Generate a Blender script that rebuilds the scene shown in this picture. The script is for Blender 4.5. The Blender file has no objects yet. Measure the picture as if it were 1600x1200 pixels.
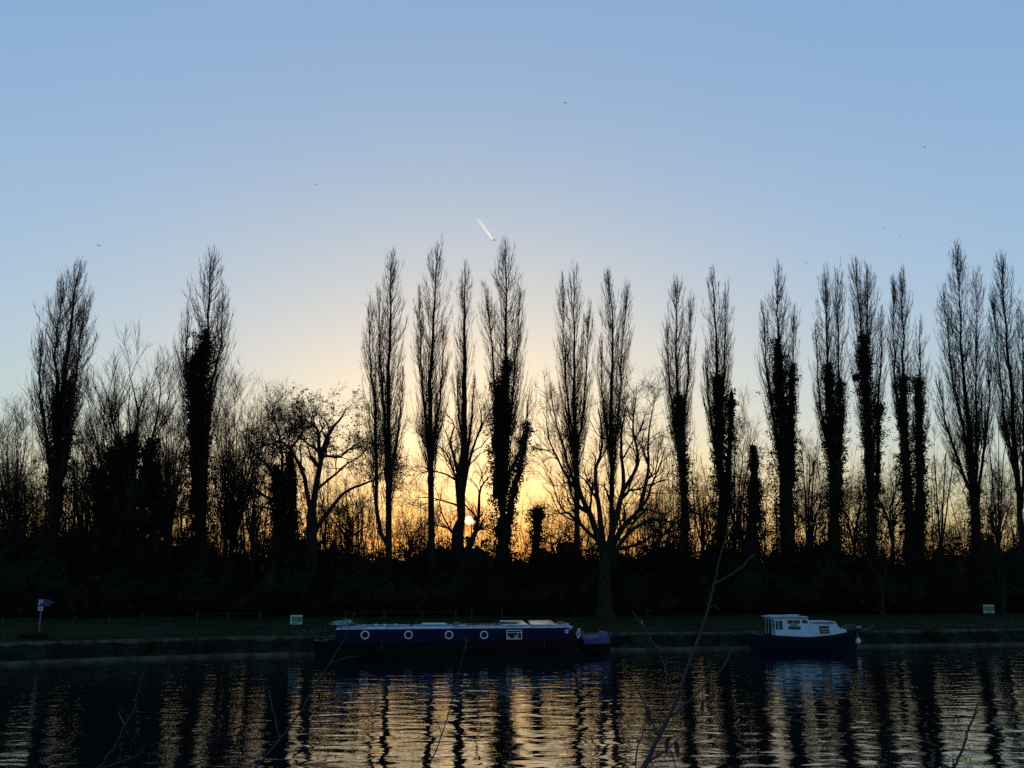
import bpy, bmesh, math
import numpy as np
from mathutils import Vector, Matrix

S = bpy.context.scene
COL = S.collection
R = math.radians

# ------------------------------------------------------------------ camera
F, CX, CY, PITCH, EYE = 1220.0, 800.0, 761.0, R(7.9), 2.52
cam = bpy.data.cameras.new('camera'); cam_ob = bpy.data.objects.new('camera', cam); COL.objects.link(cam_ob)
cam.sensor_width = 36; cam.lens = F / 1600 * 36; cam.shift_y = (CY - 600) / 1600
cam.clip_start = .05; cam.clip_end = 12000
cam_ob.location = (0, 0, EYE); cam_ob.rotation_euler = (math.pi / 2 + PITCH, 0, 0)
S.camera = cam_ob

# ------------------------------------------------------------------ sky, sun, exposure
SUN_EL, SUN_AZ = R(5.45), R(-3.15)            # azimuth from +Y, negative = left
sun_dir = Vector((math.sin(SUN_AZ) * math.cos(SUN_EL), math.cos(SUN_AZ) * math.cos(SUN_EL), math.sin(SUN_EL)))
W = bpy.data.worlds.new('World'); S.world = W; W.use_nodes = True
nt = W.node_tree; N = nt.nodes; L = nt.links
bg = N['Background']
sky = N.new('ShaderNodeTexSky'); sky.sky_type = 'NISHITA'; sky.sun_disc = False
sky.sun_elevation = SUN_EL; sky.sun_rotation = SUN_AZ
sky.air_density = 1; sky.dust_density = 1; sky.ozone_density = 2

def wmath(op, a, b=None, clamp=False):
    n = N.new('ShaderNodeMath'); n.operation = op; n.use_clamp = clamp
    for i, v in enumerate((a, b)):
        if v is None: continue
        if isinstance(v, (int, float)): n.inputs[i].default_value = v
        else: L.new(v, n.inputs[i])
    return n.outputs[0]
def wmix(kind, fac, a, b):
    n = N.new('ShaderNodeMix'); n.data_type = 'RGBA'; n.blend_type = kind; n.clamp_factor = True
    for sock, v in ((n.inputs[0], fac), (n.inputs[6], a), (n.inputs[7], b)):
        if isinstance(v, (int, float)): sock.default_value = v
        elif isinstance(v, tuple): sock.default_value = v + (1,)
        else: L.new(v, sock)
    return n.outputs[2]
# evening air: compress the range of the sky and tint it by height above the horizon
bw = N.new('ShaderNodeRGBToBW'); L.new(sky.outputs[0], bw.inputs[0])
fac = wmath('POWER', wmath('MULTIPLY', wmath('MAXIMUM', bw.outputs[0], .001), .1), -.6)
tc = N.new('ShaderNodeTexCoord'); sep = N.new('ShaderNodeSeparateXYZ'); L.new(tc.outputs['Generated'], sep.inputs[0])
ramp = N.new('ShaderNodeValToRGB'); L.new(sep.outputs[2], ramp.inputs[0])
cr = ramp.color_ramp; cr.interpolation = 'B_SPLINE'
for i, (p, c) in enumerate([(0, (.62, .29, .08)), (.07, (.90, .60, .27)), (.13, (.97, .82, .57)), (.2, (1.06, .97, .87)), (.32, (1.02, .99, .97)), (.55, (.74, .85, .96)), (1, (.62, .80, .97))]):
    e = cr.elements[i] if i < 2 else cr.elements.new(p)
    e.position = p; e.color = c + (1,)
# the sun itself with the bright air round it
dot = N.new('ShaderNodeVectorMath'); dot.operation = 'DOT_PRODUCT'; L.new(tc.outputs['Generated'], dot.inputs[0]); dot.inputs[1].default_value = sun_dir
west = wmath('SUBTRACT', 1.0, wmath('DIVIDE', wmath('ARCCOSINE', wmath('MINIMUM', dot.outputs['Value'], 1.0)), R(82)), True)
c1 = wmix('MULTIPLY', west, sky.outputs[0], ramp.outputs[0])
vs = N.new('ShaderNodeVectorMath'); vs.operation = 'SCALE'; L.new(c1, vs.inputs[0]); L.new(fac, vs.inputs['Scale'])
ang = wmath('ARCCOSINE', wmath('MINIMUM', dot.outputs['Value'], 1.0))
halo = wmath('POWER', 2.718, wmath('MULTIPLY', ang, -1 / R(2.6)))
def glow(fac_, col):
    n = N.new('ShaderNodeVectorMath'); n.operation = 'SCALE'; n.inputs[0].default_value = col; L.new(fac_, n.inputs['Scale']); return n.outputs[0]
def vadd(a, b):
    n = N.new('ShaderNodeVectorMath'); n.operation = 'ADD'; L.new(a, n.inputs[0]); L.new(b, n.inputs[1]); return n.outputs[0]
hl = N.new('ShaderNodeVectorMath'); hl.operation = 'SCALE'; L.new(ramp.outputs[0], hl.inputs[0]); L.new(wmath('MULTIPLY', halo, 4.5), hl.inputs['Scale'])
tot = vadd(vs.outputs[0], hl.outputs[0])
rim = wmath('POWER', 2.718, wmath('MULTIPLY', wmath('POWER', wmath('DIVIDE', ang, R(1.05)), 2.0), -1.0))
tot = wmix('MIX', wmath('MULTIPLY', rim, .95), tot, (13.0, 3.1, .2))
core = wmath('MULTIPLY', wmath('SUBTRACT', R(.36), ang), 1 / R(.10), True)
tot = wmix('MIX', core, tot, (60.0, 46.0, 22.0))
L.new(tot, bg.inputs[0]); bg.inputs[1].default_value = .1

sun = bpy.data.lights.new('sun', 'SUN'); sun.energy = 2.5; sun.angle = R(.5); sun.color = (1, .72, .46)
sun_ob = bpy.data.objects.new('sun', sun); COL.objects.link(sun_ob)
sun_ob.rotation_euler = (-sun_dir).to_track_quat('-Z', 'Y').to_euler()
vs_ = S.view_settings
vs_.view_transform = 'Standard'; vs_.look = 'None'; vs_.gamma = 1; vs_.exposure = 0; vs_.use_curve_mapping = False
S.render.engine = 'CYCLES'; S.cycles.max_bounces = 5; S.cycles.diffuse_bounces = 2; S.cycles.sample_clamp_indirect = 4; S.cycles.sample_clamp_direct = 4
S.cycles.use_denoising = False

# ------------------------------------------------------------------ helpers
rng = np.random.default_rng(7)
_f = np.array([0, math.cos(PITCH), math.sin(PITCH)]); _u = np.array([0, -math.sin(PITCH), math.cos(PITCH)])
def at(px, py, Y):
    """photo pixel (1600x1200) at world depth Y -> world point"""
    d = np.array([1., 0, 0]) * (px - CX) / F + _u * (CY - py) / F + _f
    return np.array([0, 0, EYE]) + d * (Y / d[1])
def row(px, c, py=900):
    """depth on a line running parallel to the bank (Y = c + .2 X)"""
    d = np.array([1., 0, 0]) * (px - CX) / F + _u * (CY - py) / F + _f
    return c / (1 - .2 * d[0] / d[1])
EDGE = 36.9
def lawn_z(x, y):
    d = np.clip(y - .2 * x - EDGE, 0, 40)
    return .73 + .011 * d
def on_lawn(px, py):
    lo, hi = 24., 160.
    for _ in range(40):
        m = (lo + hi) / 2; p = at(px, py, m)
        if p[2] > lawn_z(p[0], p[1]): lo = m
        else: hi = m
    p = at(px, py, lo); p[2] = lawn_z(p[0], p[1]); return p

def mat(name, color, rough=.8, noise=0, scale=8, color2=None, bump=0, metallic=0, spec=.3, stretch=(1, 1, 1)):
    m = bpy.data.materials.new(name); m.use_nodes = True
    t = m.node_tree; b = t.nodes['Principled BSDF']
    b.inputs['Base Color'].default_value = tuple(color) + (1,); b.inputs['Roughness'].default_value = rough
    b.inputs['Metallic'].default_value = metallic; b.inputs['Specular IOR Level'].default_value = spec
    if noise or color2 or bump:
        co = t.nodes.new('ShaderNodeTexCoord'); mp = t.nodes.new('ShaderNodeMapping'); mp.inputs['Scale'].default_value = stretch
        t.links.new(co.outputs['Object'], mp.inputs[0])
        nz = t.nodes.new('ShaderNodeTexNoise'); nz.inputs['Scale'].default_value = scale; nz.inputs['Detail'].default_value = 6
        t.links.new(mp.outputs[0], nz.inputs['Vector'])
        r = t.nodes.new('ShaderNodeValToRGB'); r.color_ramp.elements[0].position = .35; r.color_ramp.elements[1].position = .65
        c2 = color2 or tuple(min(1, c * (1 + noise)) for c in color)
        c1_ = color if color2 else tuple(c * (1 - noise) for c in color)
        r.color_ramp.elements[0].color = tuple(c1_) + (1,); r.color_ramp.elements[1].color = tuple(c2) + (1,)
        t.links.new(nz.outputs[0], r.inputs[0]); t.links.new(r.outputs[0], b.inputs['Base Color'])
        if bump:
            bp = t.nodes.new('ShaderNodeBump'); bp.inputs['Strength'].default_value = bump; bp.inputs['Distance'].default_value = .05
            t.links.new(nz.outputs[0], bp.inputs['Height']); t.links.new(bp.outputs[0], b.inputs['Normal'])
    return m
M = dict(
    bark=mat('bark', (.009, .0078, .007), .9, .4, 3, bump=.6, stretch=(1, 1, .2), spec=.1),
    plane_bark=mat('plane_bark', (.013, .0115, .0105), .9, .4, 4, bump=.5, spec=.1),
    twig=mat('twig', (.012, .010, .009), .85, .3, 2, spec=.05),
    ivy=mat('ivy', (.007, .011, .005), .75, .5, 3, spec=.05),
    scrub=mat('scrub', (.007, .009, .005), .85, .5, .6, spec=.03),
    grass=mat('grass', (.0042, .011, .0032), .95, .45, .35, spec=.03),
    grass_blade=mat('grass_blade', (.006, .014, .004), .9, .4, .8, spec=.03),
    earth=mat('earth', (.010, .012, .009), .95, .5, 1.6, bump=.6, spec=.05),
    stone=mat('stone', (.035, .038, .034), .9, .5, 2, bump=.4, spec=.1),
    wood=mat('weathered_wood', (.012, .012, .011), .85, .35, 9, bump=.4, stretch=(1, 1, .2)),
    navy=mat('navy_paint', (.0010, .0024, .015), .5, .25, 2, spec=.05),
    navy_cabin=mat('navy_cabin_paint', (.0010, .0034, .022), .5, .2, 1.5, spec=.05),
    black=mat('black_bitumen', (.003, .003, .004), .7, .4, 3, spec=.06),
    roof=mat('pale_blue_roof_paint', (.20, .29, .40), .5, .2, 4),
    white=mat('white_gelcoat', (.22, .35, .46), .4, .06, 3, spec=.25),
    brass=mat('bright_ring', (.42, .44, .46), .35, .15, 30, spec=.4),
    glass=mat('dark_glass', (.006, .009, .014), .08, spec=.18),
    teal=mat('teal_canvas', (.006, .024, .032), .8, .3, 6),
    tarp=mat('blue_tarp', (.0015, .009, .085), .5, .3, 5, bump=.5),
    red=mat('red_plastic', (.45, .03, .03), .5, .2, 8),
    panel=mat('solar_panel_glass', (.03, .035, .05), .12, .2, 10, spec=.5),
    alu=mat('aluminium', (.6, .6, .6), .35, .1, 10, metallic=.8),
    steel=mat('galvanised_steel', (.10, .11, .13), .5, .2, 12, metallic=.4),
    blue_sign=mat('blue_sign', (.004, .012, .12), .4, .1, 5),
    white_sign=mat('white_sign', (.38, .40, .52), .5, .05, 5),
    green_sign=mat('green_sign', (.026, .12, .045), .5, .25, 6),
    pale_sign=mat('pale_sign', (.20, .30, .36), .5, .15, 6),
    rope=mat('rope', (.10, .095, .085), .9, .2, 30),
    buoy=mat('white_fender', (.32, .34, .40), .4, .1, 5),
    plant=mat('pot_plants', (.018, .026, .018), .8, .5, 9),
    bird=mat('bird_feather', (.03, .03, .035), .9, .2, 9),
    leaf=mat('dead_leaf', (.03, .018, .012), .8, .4, 30),
    sapling=mat('sapling_bark', (.020, .019, .021), .7, .3, 40),
)

def link(name, me, m, parent=None):
    o = bpy.data.objects.new(name, me); COL.objects.link(o)
    if m is not None and len(me.materials) == 0: me.materials.append(m)
    if parent is not None: o.parent = parent
    return o
def tag(o, label, cat, group=None, kind=None):
    o['label'] = label; o['category'] = cat
    if group: o['group'] = group
    if kind: o['kind'] = kind
    return o
def thing(name, label, cat, loc=(0, 0, 0), rz=0, group=None):
    o = bpy.data.objects.new(name, None); COL.objects.link(o); o.empty_display_size = .2
    o.location = tuple(float(v) for v in loc); o.rotation_euler = (0, 0, rz)
    return tag(o, label, cat, group)
def structure(o, label=None):
    o['kind'] = 'structure'
    if label: o['label'] = label
    return o

class Geo:
    """collects numpy vertex / quad / tri blocks, all in world space, and links them as one mesh"""
    def __init__(s): s.v = []; s.q = []; s.t = []; s.n = 0
    def add(s, v, q=None, t=None):
        v = np.asarray(v, float).reshape(-1, 3)
        if q is not None and len(q): s.q.append(np.asarray(q, int).reshape(-1, 4) + s.n)
        if t is not None and len(t): s.t.append(np.asarray(t, int).reshape(-1, 3) + s.n)
        s.v.append(v); s.n += len(v)
    def tubes(s, P, Rr, sides=3, cap=False):
        """P (n,k,3) polylines, Rr (n,k) radii"""
        P = np.asarray(P, float); Rr = np.asarray(Rr, float)
        if P.ndim == 2: P = P[None]; Rr = Rr[None]
        n, k, _ = P.shape
        T = np.gradient(P, axis=1); T /= np.linalg.norm(T, axis=2, keepdims=True) + 1e-9
        ref = np.where(np.abs(T[:, :1, 1:2]) < .75, np.array([0, 1., 0]), np.array([1., 0, 0]))
        U = np.cross(T, ref); U /= np.linalg.norm(U, axis=2, keepdims=True) + 1e-9
        V = np.cross(T, U)
        a = np.arange(sides) * 2 * math.pi / sides
        ring = P[:, :, None] + Rr[:, :, None, None] * (U[:, :, None] * np.cos(a)[None, None, :, None] + V[:, :, None] * np.sin(a)[None, None, :, None])
        idx = np.arange(n * k * sides).reshape(n, k, sides)
        nx = np.roll(idx, -1, axis=2)
        q = np.stack([idx[:, :-1], nx[:, :-1], nx[:, 1:], idx[:, 1:]], axis=-1).reshape(-1, 4)
        t = None
        if cap and sides >= 3:
            tt = []
            for j in range(1, sides - 1):
                tt.append(np.stack([idx[:, -1, 0], idx[:, -1, j], idx[:, -1, j + 1]], -1)); tt.append(np.stack([idx[:, 0, 0], idx[:, 0, j + 1], idx[:, 0, j]], -1))
            t = np.concatenate(tt)
        s.add(ring, q, t)
    def leaves(s, C, size, rg=rng):
        """random oriented leaf-shaped quads at centres C"""
        C = np.asarray(C, float); n = len(C)
        a = rg.normal(size=(n, 3)); a /= np.linalg.norm(a, axis=1, keepdims=True)
        b = np.cross(a, rg.normal(size=(n, 3))); b /= np.linalg.norm(b, axis=1, keepdims=True) + 1e-9
        sz = (np.ones(n) * size * rg.uniform(.6, 1.4, n))[:, None]
        v = np.stack([C - a * sz, C - b * sz * .6, C + a * sz, C + b * sz * .6], 1)
        s.add(v, np.arange(n * 4).reshape(n, 4))
    def build(s, name, m, parent=None, origin=None, smooth=False):
        v = np.concatenate(s.v)
        if origin is not None: v = v - np.asarray(origin, float)
        q = np.concatenate(s.q) if s.q else np.zeros((0, 4), int)
        t = np.concatenate(s.t) if s.t else np.zeros((0, 3), int)
        me = bpy.data.meshes.new(name)
        me.vertices.add(len(v)); me.vertices.foreach_set('co', v.astype(np.float32).ravel())
        me.loops.add(q.size + t.size); me.loops.foreach_set('vertex_index', np.concatenate([q.ravel(), t.ravel()]).astype(np.int32))
        me.polygons.add(len(q) + len(t))
        me.polygons.foreach_set('loop_start', np.concatenate([np.arange(len(q)) * 4, q.size + np.arange(len(t)) * 3]).astype(np.int32))
        me.update(calc_edges=True); me.validate()
        if smooth: me.shade_smooth()
        o = link(name, me, m, parent)
        if origin is not None and parent is None: o.location = tuple(float(x) for x in origin)
        return o

def resample(pts, n):
    """smooth polyline through pts with n points (Catmull-Rom)"""
    p = np.asarray(pts, float)
    if len(p) == 2: return p[0] + (p[1] - p[0]) * np.linspace(0, 1, n)[:, None]
    e = np.vstack([2 * p[0] - p[1], p, 2 * p[-1] - p[-2]])
    u = np.linspace(0, len(p) - 1 - 1e-6, n); i = u.astype(int); f = (u - i)[:, None]
    a, b, c, d = e[i], e[i + 1], e[i + 2], e[i + 3]
    return .5 * (2 * b + (c - a) * f + (2 * a - 5 * b + 4 * c - d) * f ** 2 + (3 * b - a - 3 * c + d) * f ** 3)
def sample(P, s):
    """P (n,k,3) or (k,3); s (n,) in 0..1 -> points"""
    if P.ndim == 2: P = np.broadcast_to(P, (len(s),) + P.shape)
    k = P.shape[1]; u = np.clip(s, 0, .9999) * (k - 1); i = u.astype(int); f = (u - i)[:, None]
    r = np.arange(len(P))
    return P[r, i] * (1 - f) + P[r, i + 1] * f, P[r, i + 1] - P[r, i]
def unit(v): return v / (np.linalg.norm(v, axis=-1, keepdims=True) + 1e-9)

# ---- meshes for built objects (local space)
def bm_obj(name, bm, m, parent=None, bevel=0):
    if bevel: bmesh.ops.bevel(bm, geom=bm.edges[:], offset=bevel, segments=2, affect='EDGES', profile=.6)
    bmesh.ops.recalc_face_normals(bm, faces=bm.faces[:])
    me = bpy.data.meshes.new(name); bm.to_mesh(me); bm.free()
    return link(name, me, m, parent)
def box(x0, x1, y0, y1, z0, z1, bm=None):
    bm = bm or bmesh.new()
    bmesh.ops.create_cube(bm, size=1, matrix=Matrix.Translation(((x0 + x1) / 2, (y0 + y1) / 2, (z0 + z1) / 2)) @ Matrix.Diagonal((x1 - x0, y1 - y0, z1 - z0, 1)))
    return bm
def prism(profile, y0, y1, bm=None, inset=0):
    """profile of (x,z) points extruded from y0 to y1 (inset narrows nothing)"""
    bm = bm or bmesh.new()
    a = [bm.verts.new((x, y0, z)) for x, z in profile]; b = [bm.verts.new((x, y1, z)) for x, z in profile]
    bm.faces.new(a); bm.faces.new(b[::-1])
    for i in range(len(a)):
        j = (i + 1) % len(a); bm.faces.new((a[j], a[i], b[i], b[j]))
    return bm
def torus(bm, c, R1, r2, axis='Y', n=24, k=8):
    rings = []
    for i in range(n):
        t = 2 * math.pi * i / n; ring = []
        for j in range(k):
            p = 2 * math.pi * j / k; rr = R1 + r2 * math.cos(p)
            v = (rr * math.cos(t), r2 * math.sin(p), rr * math.sin(t)) if axis == 'Y' else (rr * math.cos(t), rr * math.sin(t), r2 * math.sin(p))
            ring.append(bm.verts.new((c[0] + v[0], c[1] + v[1], c[2] + v[2])))
        rings.append(ring)
    for i in range(n):
        for j in range(k):
            bm.faces.new((rings[i][j], rings[(i + 1) % n][j], rings[(i + 1) % n][(j + 1) % k], rings[i][(j + 1) % k]))
    return bm
def rod(bm, a, b, r, n=8):
    a = Vector(a); b = Vector(b); d = b - a
    m = Matrix.Translation((a + b) / 2) @ d.to_track_quat('Z', 'Y').to_matrix().to_4x4()
    bmesh.ops.create_cone(bm, cap_ends=True, segments=n, radius1=r, radius2=r, depth=d.length, matrix=m); return bm
def text_mesh(name, body, size, m, parent, loc, rot=(math.pi / 2, 0, 0), extrude=.004):
    cu = bpy.data.curves.new(name, 'FONT'); cu.body = body; cu.size = size; cu.extrude = extrude; cu.align_x = 'CENTER'; cu.align_y = 'CENTER'
    tmp = bpy.data.objects.new(name, cu); COL.objects.link(tmp)
    me = bpy.data.meshes.new_from_object(tmp.evaluated_get(bpy.context.evaluated_depsgraph_get()))
    bpy.data.objects.remove(tmp); bpy.data.curves.remove(cu)
    me.materials.clear(); me.name = name
    o = link(name, me, m, parent); o.location = loc; o.rotation_euler = rot; return o

# ------------------------------------------------------------------ ground, bank, water
def bend(x):
    """the bank curves nearer at the far left"""
    return -.03 * np.clip(-9 - np.asarray(x, float), 0, 16) ** 2
def strip(name, profile, m, x0=-400, x1=400, nx=2, jit=0):
    """sweep of a (c, z) profile along the bank line Y = c + .2 X"""
    g = Geo(); xs = np.concatenate([[x0], np.linspace(-60, 70, max(nx, 131)), [x1]]); v = []; wob = np.interp(xs, np.arange(-70, 80, 1.3), rng.normal(size=len(np.arange(-70, 80, 1.3)))) * .05
    for x, w in zip(xs, wob):
        for c, z in profile: v.append((x, c + .2 * x + (float(bend(x)) if c < 60 else 0) + (w if jit else 0), z + (rng.uniform(-jit, jit) if jit else 0)))
    k = len(profile); n = len(xs); q = [(i * k + j, (i + 1) * k + j, (i + 1) * k + j + 1, i * k + j + 1) for i in range(n - 1) for j in range(k - 1)]
    g.add(v, q); return structure(g.build(name, m))
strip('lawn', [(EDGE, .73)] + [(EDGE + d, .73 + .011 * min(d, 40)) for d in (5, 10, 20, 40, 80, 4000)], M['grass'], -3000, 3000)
strip('river_bank', [(35.62, -.8), (35.62, .09), (36.0, .12), (36.4, .38), (36.72, .64)], M['earth'], -120, 120, 480, .05)
strip('bank_kerb', [(36.70, .5), (36.70, .742), (36.92, .75), (36.92, .6)], M['stone'], -120, 120, 2)
strip('bank_ledge', [(35.52, -.5), (35.52, .11), (35.66, .118), (35.66, .0)], M['stone'], -120, 120, 2)

def water_mat():
    m = bpy.data.materials.new('river_water'); m.use_nodes = True
    t = m.node_tree; b = t.nodes['Principled BSDF']
    b.inputs['Base Color'].default_value = (.004, .006, .007, 1); b.inputs['Roughness'].default_value = .02
    b.inputs['IOR'].default_value = 3.2
    co = t.nodes.new('ShaderNodeTexCoord'); h = None
    for sx, sy, sc, amp, rot in ((.85, 1.75, 1.0, .80, 4), (1.3, 2.6, 1.7, .22, -7), (.3, .5, .35, .35, 20)):
        mp = t.nodes.new('ShaderNodeMapping'); mp.inputs['Scale'].default_value = (sx, sy, 1); mp.inputs['Rotation'].default_value = (0, 0, R(rot))
        nz = t.nodes.new('ShaderNodeTexNoise'); nz.inputs['Scale'].default_value = sc; nz.inputs['Detail'].default_value = 1.2; nz.inputs['Distortion'].default_value = .5
        t.links.new(co.outputs['Object'], mp.inputs[0]); t.links.new(mp.outputs[0], nz.inputs['Vector'])
        ml = t.nodes.new('ShaderNodeMath'); ml.operation = 'MULTIPLY'; ml.inputs[1].default_value = amp; t.links.new(nz.outputs[0], ml.inputs[0])
        if h is None: h = ml.outputs[0]
        else:
            ad = t.nodes.new('ShaderNodeMath'); t.links.new(h, ad.inputs[0]); t.links.new(ml.outputs[0], ad.inputs[1]); h = ad.outputs[0]
    bp = t.nodes.new('ShaderNodeBump'); bp.inputs['Strength'].default_value = 1; bp.inputs['Distance'].default_value = .028
    t.links.new(h, bp.inputs['Height']); t.links.new(bp.outputs[0], b.inputs['Normal'])
    return m
g = Geo(); g.add([(-400, -60, 0), (400, -60, 0), (400, 35.9 + 80, 0), (-400, 35.9 - 80, 0)], [(0, 1, 2, 3)]); structure(g.build('river', water_mat()))
g = Geo(); xs = np.linspace(-60, 60, 60); v = []
for x in xs:
    for y, z in ((-300, 1.2), (-2, .94), (1.5, .9), (3.6, .72), (4.6, .2), (5.2, -.5)): v.append((x, y + .25 * math.sin(x * .7), z + rng.uniform(-.05, .05) * (z < .93)))
g.add(v, [(i * 6 + j, (i + 1) * 6 + j, (i + 1) * 6 + j + 1, i * 6 + j + 1) for i in range(59) for j in range(5)])
structure(g.build('near_bank', M['earth']))

# ------------------------------------------------------------------ trees
def poplar_tree(label, c, base_px, trunk, leaders, crown_py, ivy=(), r0=.42, seed=0, dens=1.0):
    """trunk, leaders: pixel paths bottom to top; each leader (path, half width in px, crown base py)"""
    rg = np.random.default_rng(1000 + seed)
    Y0 = row(base_px, c); foot = at(base_px, 930, Y0); foot[2] = lawn_z(foot[0], foot[1]) - .1
    t = thing('poplar_tree', label, 'tree', foot, 0, 'row of tall bare poplars along the lawn')
    tg, cg, ig = Geo(), Geo(), Geo()
    for li, (path, hw, cpy) in enumerate(leaders):
        off = 0 if li == 0 else rg.uniform(-1.2, 1.2)
        pts = [at(px, py, Y0 + off * min(1, max(0, (850 - py) / 250))) for px, py in path]
        if li == 0: pts = [foot] + pts
        else:
            i0 = np.interp(pts[0][2] - 3.5, A0[:, 2], np.linspace(0, 1, 22)); pts = [sample(A0, np.array([i0]))[0][0]] + pts
        A = resample(pts, 22); A[1:-1, :2] += rg.normal(size=(20, 2)) * .05
        if li == 0: A0 = A
        rr = (r0 if li == 0 else r0 * .62 * min(1, hw / 16 + .3)) * (1 - np.linspace(0, 1, 22)) ** 1.05 + .012
        if li: rr[:2] *= .55
        tg.tubes(A, rr, 7)
        zb = at(path[0][0], cpy, Y0)[2]; zt = A[-1, 2]; hm = hw * Y0 / F
        area = (zt - zb) * hm
        hm *= 1.5
        nb = int(8.8 * area * dens) + 20
        te = 1 - rg.uniform(0, 1, nb) ** 1.02 * .99                                # end heights
        env = hm * np.where(te < .3, .72 + .28 * te / .3, np.where(te < .70, 1, np.maximum(.06, 1 - (te - .70) / .30) ** .5))
        ze = zb + te * (zt - zb) + rg.normal(size=nb) * .3
        Ln = rg.uniform(2.4, 7.5, nb) * (.30 + .70 * (1 - te)) + .6
        zs = np.maximum(ze - Ln, zb - rg.uniform(0, 6.5, nb))
        sA = lambda z: np.clip(np.interp(z, A[:, 2], np.linspace(0, 1, 22)), 0, 1)
        st, _ = sample(A, sA(zs)); en, _ = sample(A, sA(np.minimum(ze, zt)))
        ph = rg.uniform(0, 2 * math.pi, nb); rad = np.stack([np.cos(ph), np.sin(ph), np.zeros(nb)], 1)
        rr_ = env * rg.uniform(.08, 1, nb) ** .55
        en = en + rad * rr_[:, None]; en[:, 2] = ze
        mid = st + (en - st) * .36 + rad * rr_[:, None] * .52
        u = np.linspace(0, 1, 8)[None, :, None]
        B = (1 - u) ** 2 * st[:, None] + 2 * u * (1 - u) * mid[:, None] + u * u * en[:, None]
        B[:, 1:] += np.cumsum(rg.normal(size=(nb, 7, 3)) * .035, 1)
        br = (.010 + .0040 * Ln)[:, None] * (1 - .82 * np.linspace(0, 1, 8))[None]
        cg.tubes(B, br, 3)
        # upswept shoots, then finer ones
        nt_ = 15
        Bp = np.repeat(B, nt_, 0); s = rg.uniform(.1, 1, len(Bp)); p, tn = sample(Bp, s)
        d = unit(unit(tn) + rg.normal(size=p.shape) * .26 + np.array([0, 0, .22]))
        ln = rg.uniform(.35, 1.25, len(p)) * (.6 + .4 * np.repeat(1 - te, nt_))
        wd = rg.uniform(.75, 1.35, len(p))[:, None]
        cg.tubes(np.stack([p, p + d * ln[:, None]], 1), np.array([[.0098, .0045]]) * wd, 3)
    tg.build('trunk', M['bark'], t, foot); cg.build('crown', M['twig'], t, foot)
    for path in ivy:
        (xa, ya, wa), (xb, yb, wb) = path[-2:]; k_ = 55 / max(20, ya - yb); path = path + [(xb + (xb - xa) * k_ * .4, yb - 26, 1.5)]
        ivy_sleeve(ig, [(at(px, py, Y0), w * Y0 / F) for px, py, w in path], rg)
    if ivy: ig.build('ivy', M['ivy'], t, foot)
    return t

def ivy_sleeve(g, spec, rg, size=.12, dens=74):
    P = resample([p for p, w in spec], 30); Wd = .78 * np.interp(np.linspace(0, len(spec) - 1, 30), range(len(spec)), [w for p, w in spec])
    Hh = np.linalg.norm(np.diff(P, axis=0), axis=1).sum()
    # lumpy core
    lump = 1 + .25 * rg.normal(size=30)
    core = np.clip(Wd * .52 * lump, .08, None); core[-1] *= .3
    k = 9; a = np.arange(k) * 2 * math.pi / k
    ring = P[:, None] + (core[:, None] * rg.uniform(.82, 1.12, (30, k)))[..., None] * np.stack([np.cos(a), np.sin(a), np.zeros(k)], 1)[None]
    idx = np.arange(30 * k).reshape(30, k); nx = np.roll(idx, -1, 1)
    g.add(ring, np.stack([idx[:-1], nx[:-1], nx[1:], idx[1:]], -1))
    n = int(dens * Hh * 2 * math.pi * Wd.mean()) + 60
    s = rg.uniform(0, 1, n); p, _ = sample(P, s); w = np.interp(s, np.linspace(0, 1, 30), Wd)
    # clumps that stick out
    nc = int(8 * Hh); cs = rg.uniform(0, 1, nc); ca = rg.uniform(0, 2 * math.pi, nc); al = rg.uniform(0, 2 * math.pi, n)
    s = np.clip(s + .02 * rg.exponential(1, n) * (s > .9), 0, 1)
    prox = np.exp(-((s[:, None] - cs) * Hh / .38) ** 2 - ((np.angle(np.exp(1j * (al[:, None] - ca)))) / .38) ** 2).max(1)
    lum = np.interp(s * Hh, np.arange(0, Hh + 2, .8), rg.uniform(.6, 1.2, len(np.arange(0, Hh + 2, .8))))
    r = lum * w * (rg.uniform(.35, .86, n) + .85 * prox * rg.uniform(.1, 1, n) + .5 * rg.exponential(.25, n) * rg.uniform(0, 1, n)) 
    p = p + np.stack([np.cos(al) * r, np.sin(al) * r, rg.normal(size=n) * .15], 1)
    g.leaves(p, size, rg)
    m = int(9 * Hh); s = rg.uniform(0, 1, m) ** .9; p, _ = sample(P, s); w = np.interp(s, np.linspace(0, 1, 30), Wd); al = rg.uniform(0, 2 * math.pi, m); rr = w * rg.uniform(.9, 1.25, m) + rg.exponential(.2, m)
    tip = p + np.stack([np.cos(al) * rr, np.sin(al) * rr, rg.uniform(-.1, .5, m)], 1)
    g.tubes(np.stack([p, tip], 1), np.full((m, 2), .012), 3)
    g.leaves(np.repeat(tip, 16, 0) + rg.normal(size=(m * 16, 3)) * .17, size * .8, rg)

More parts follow.
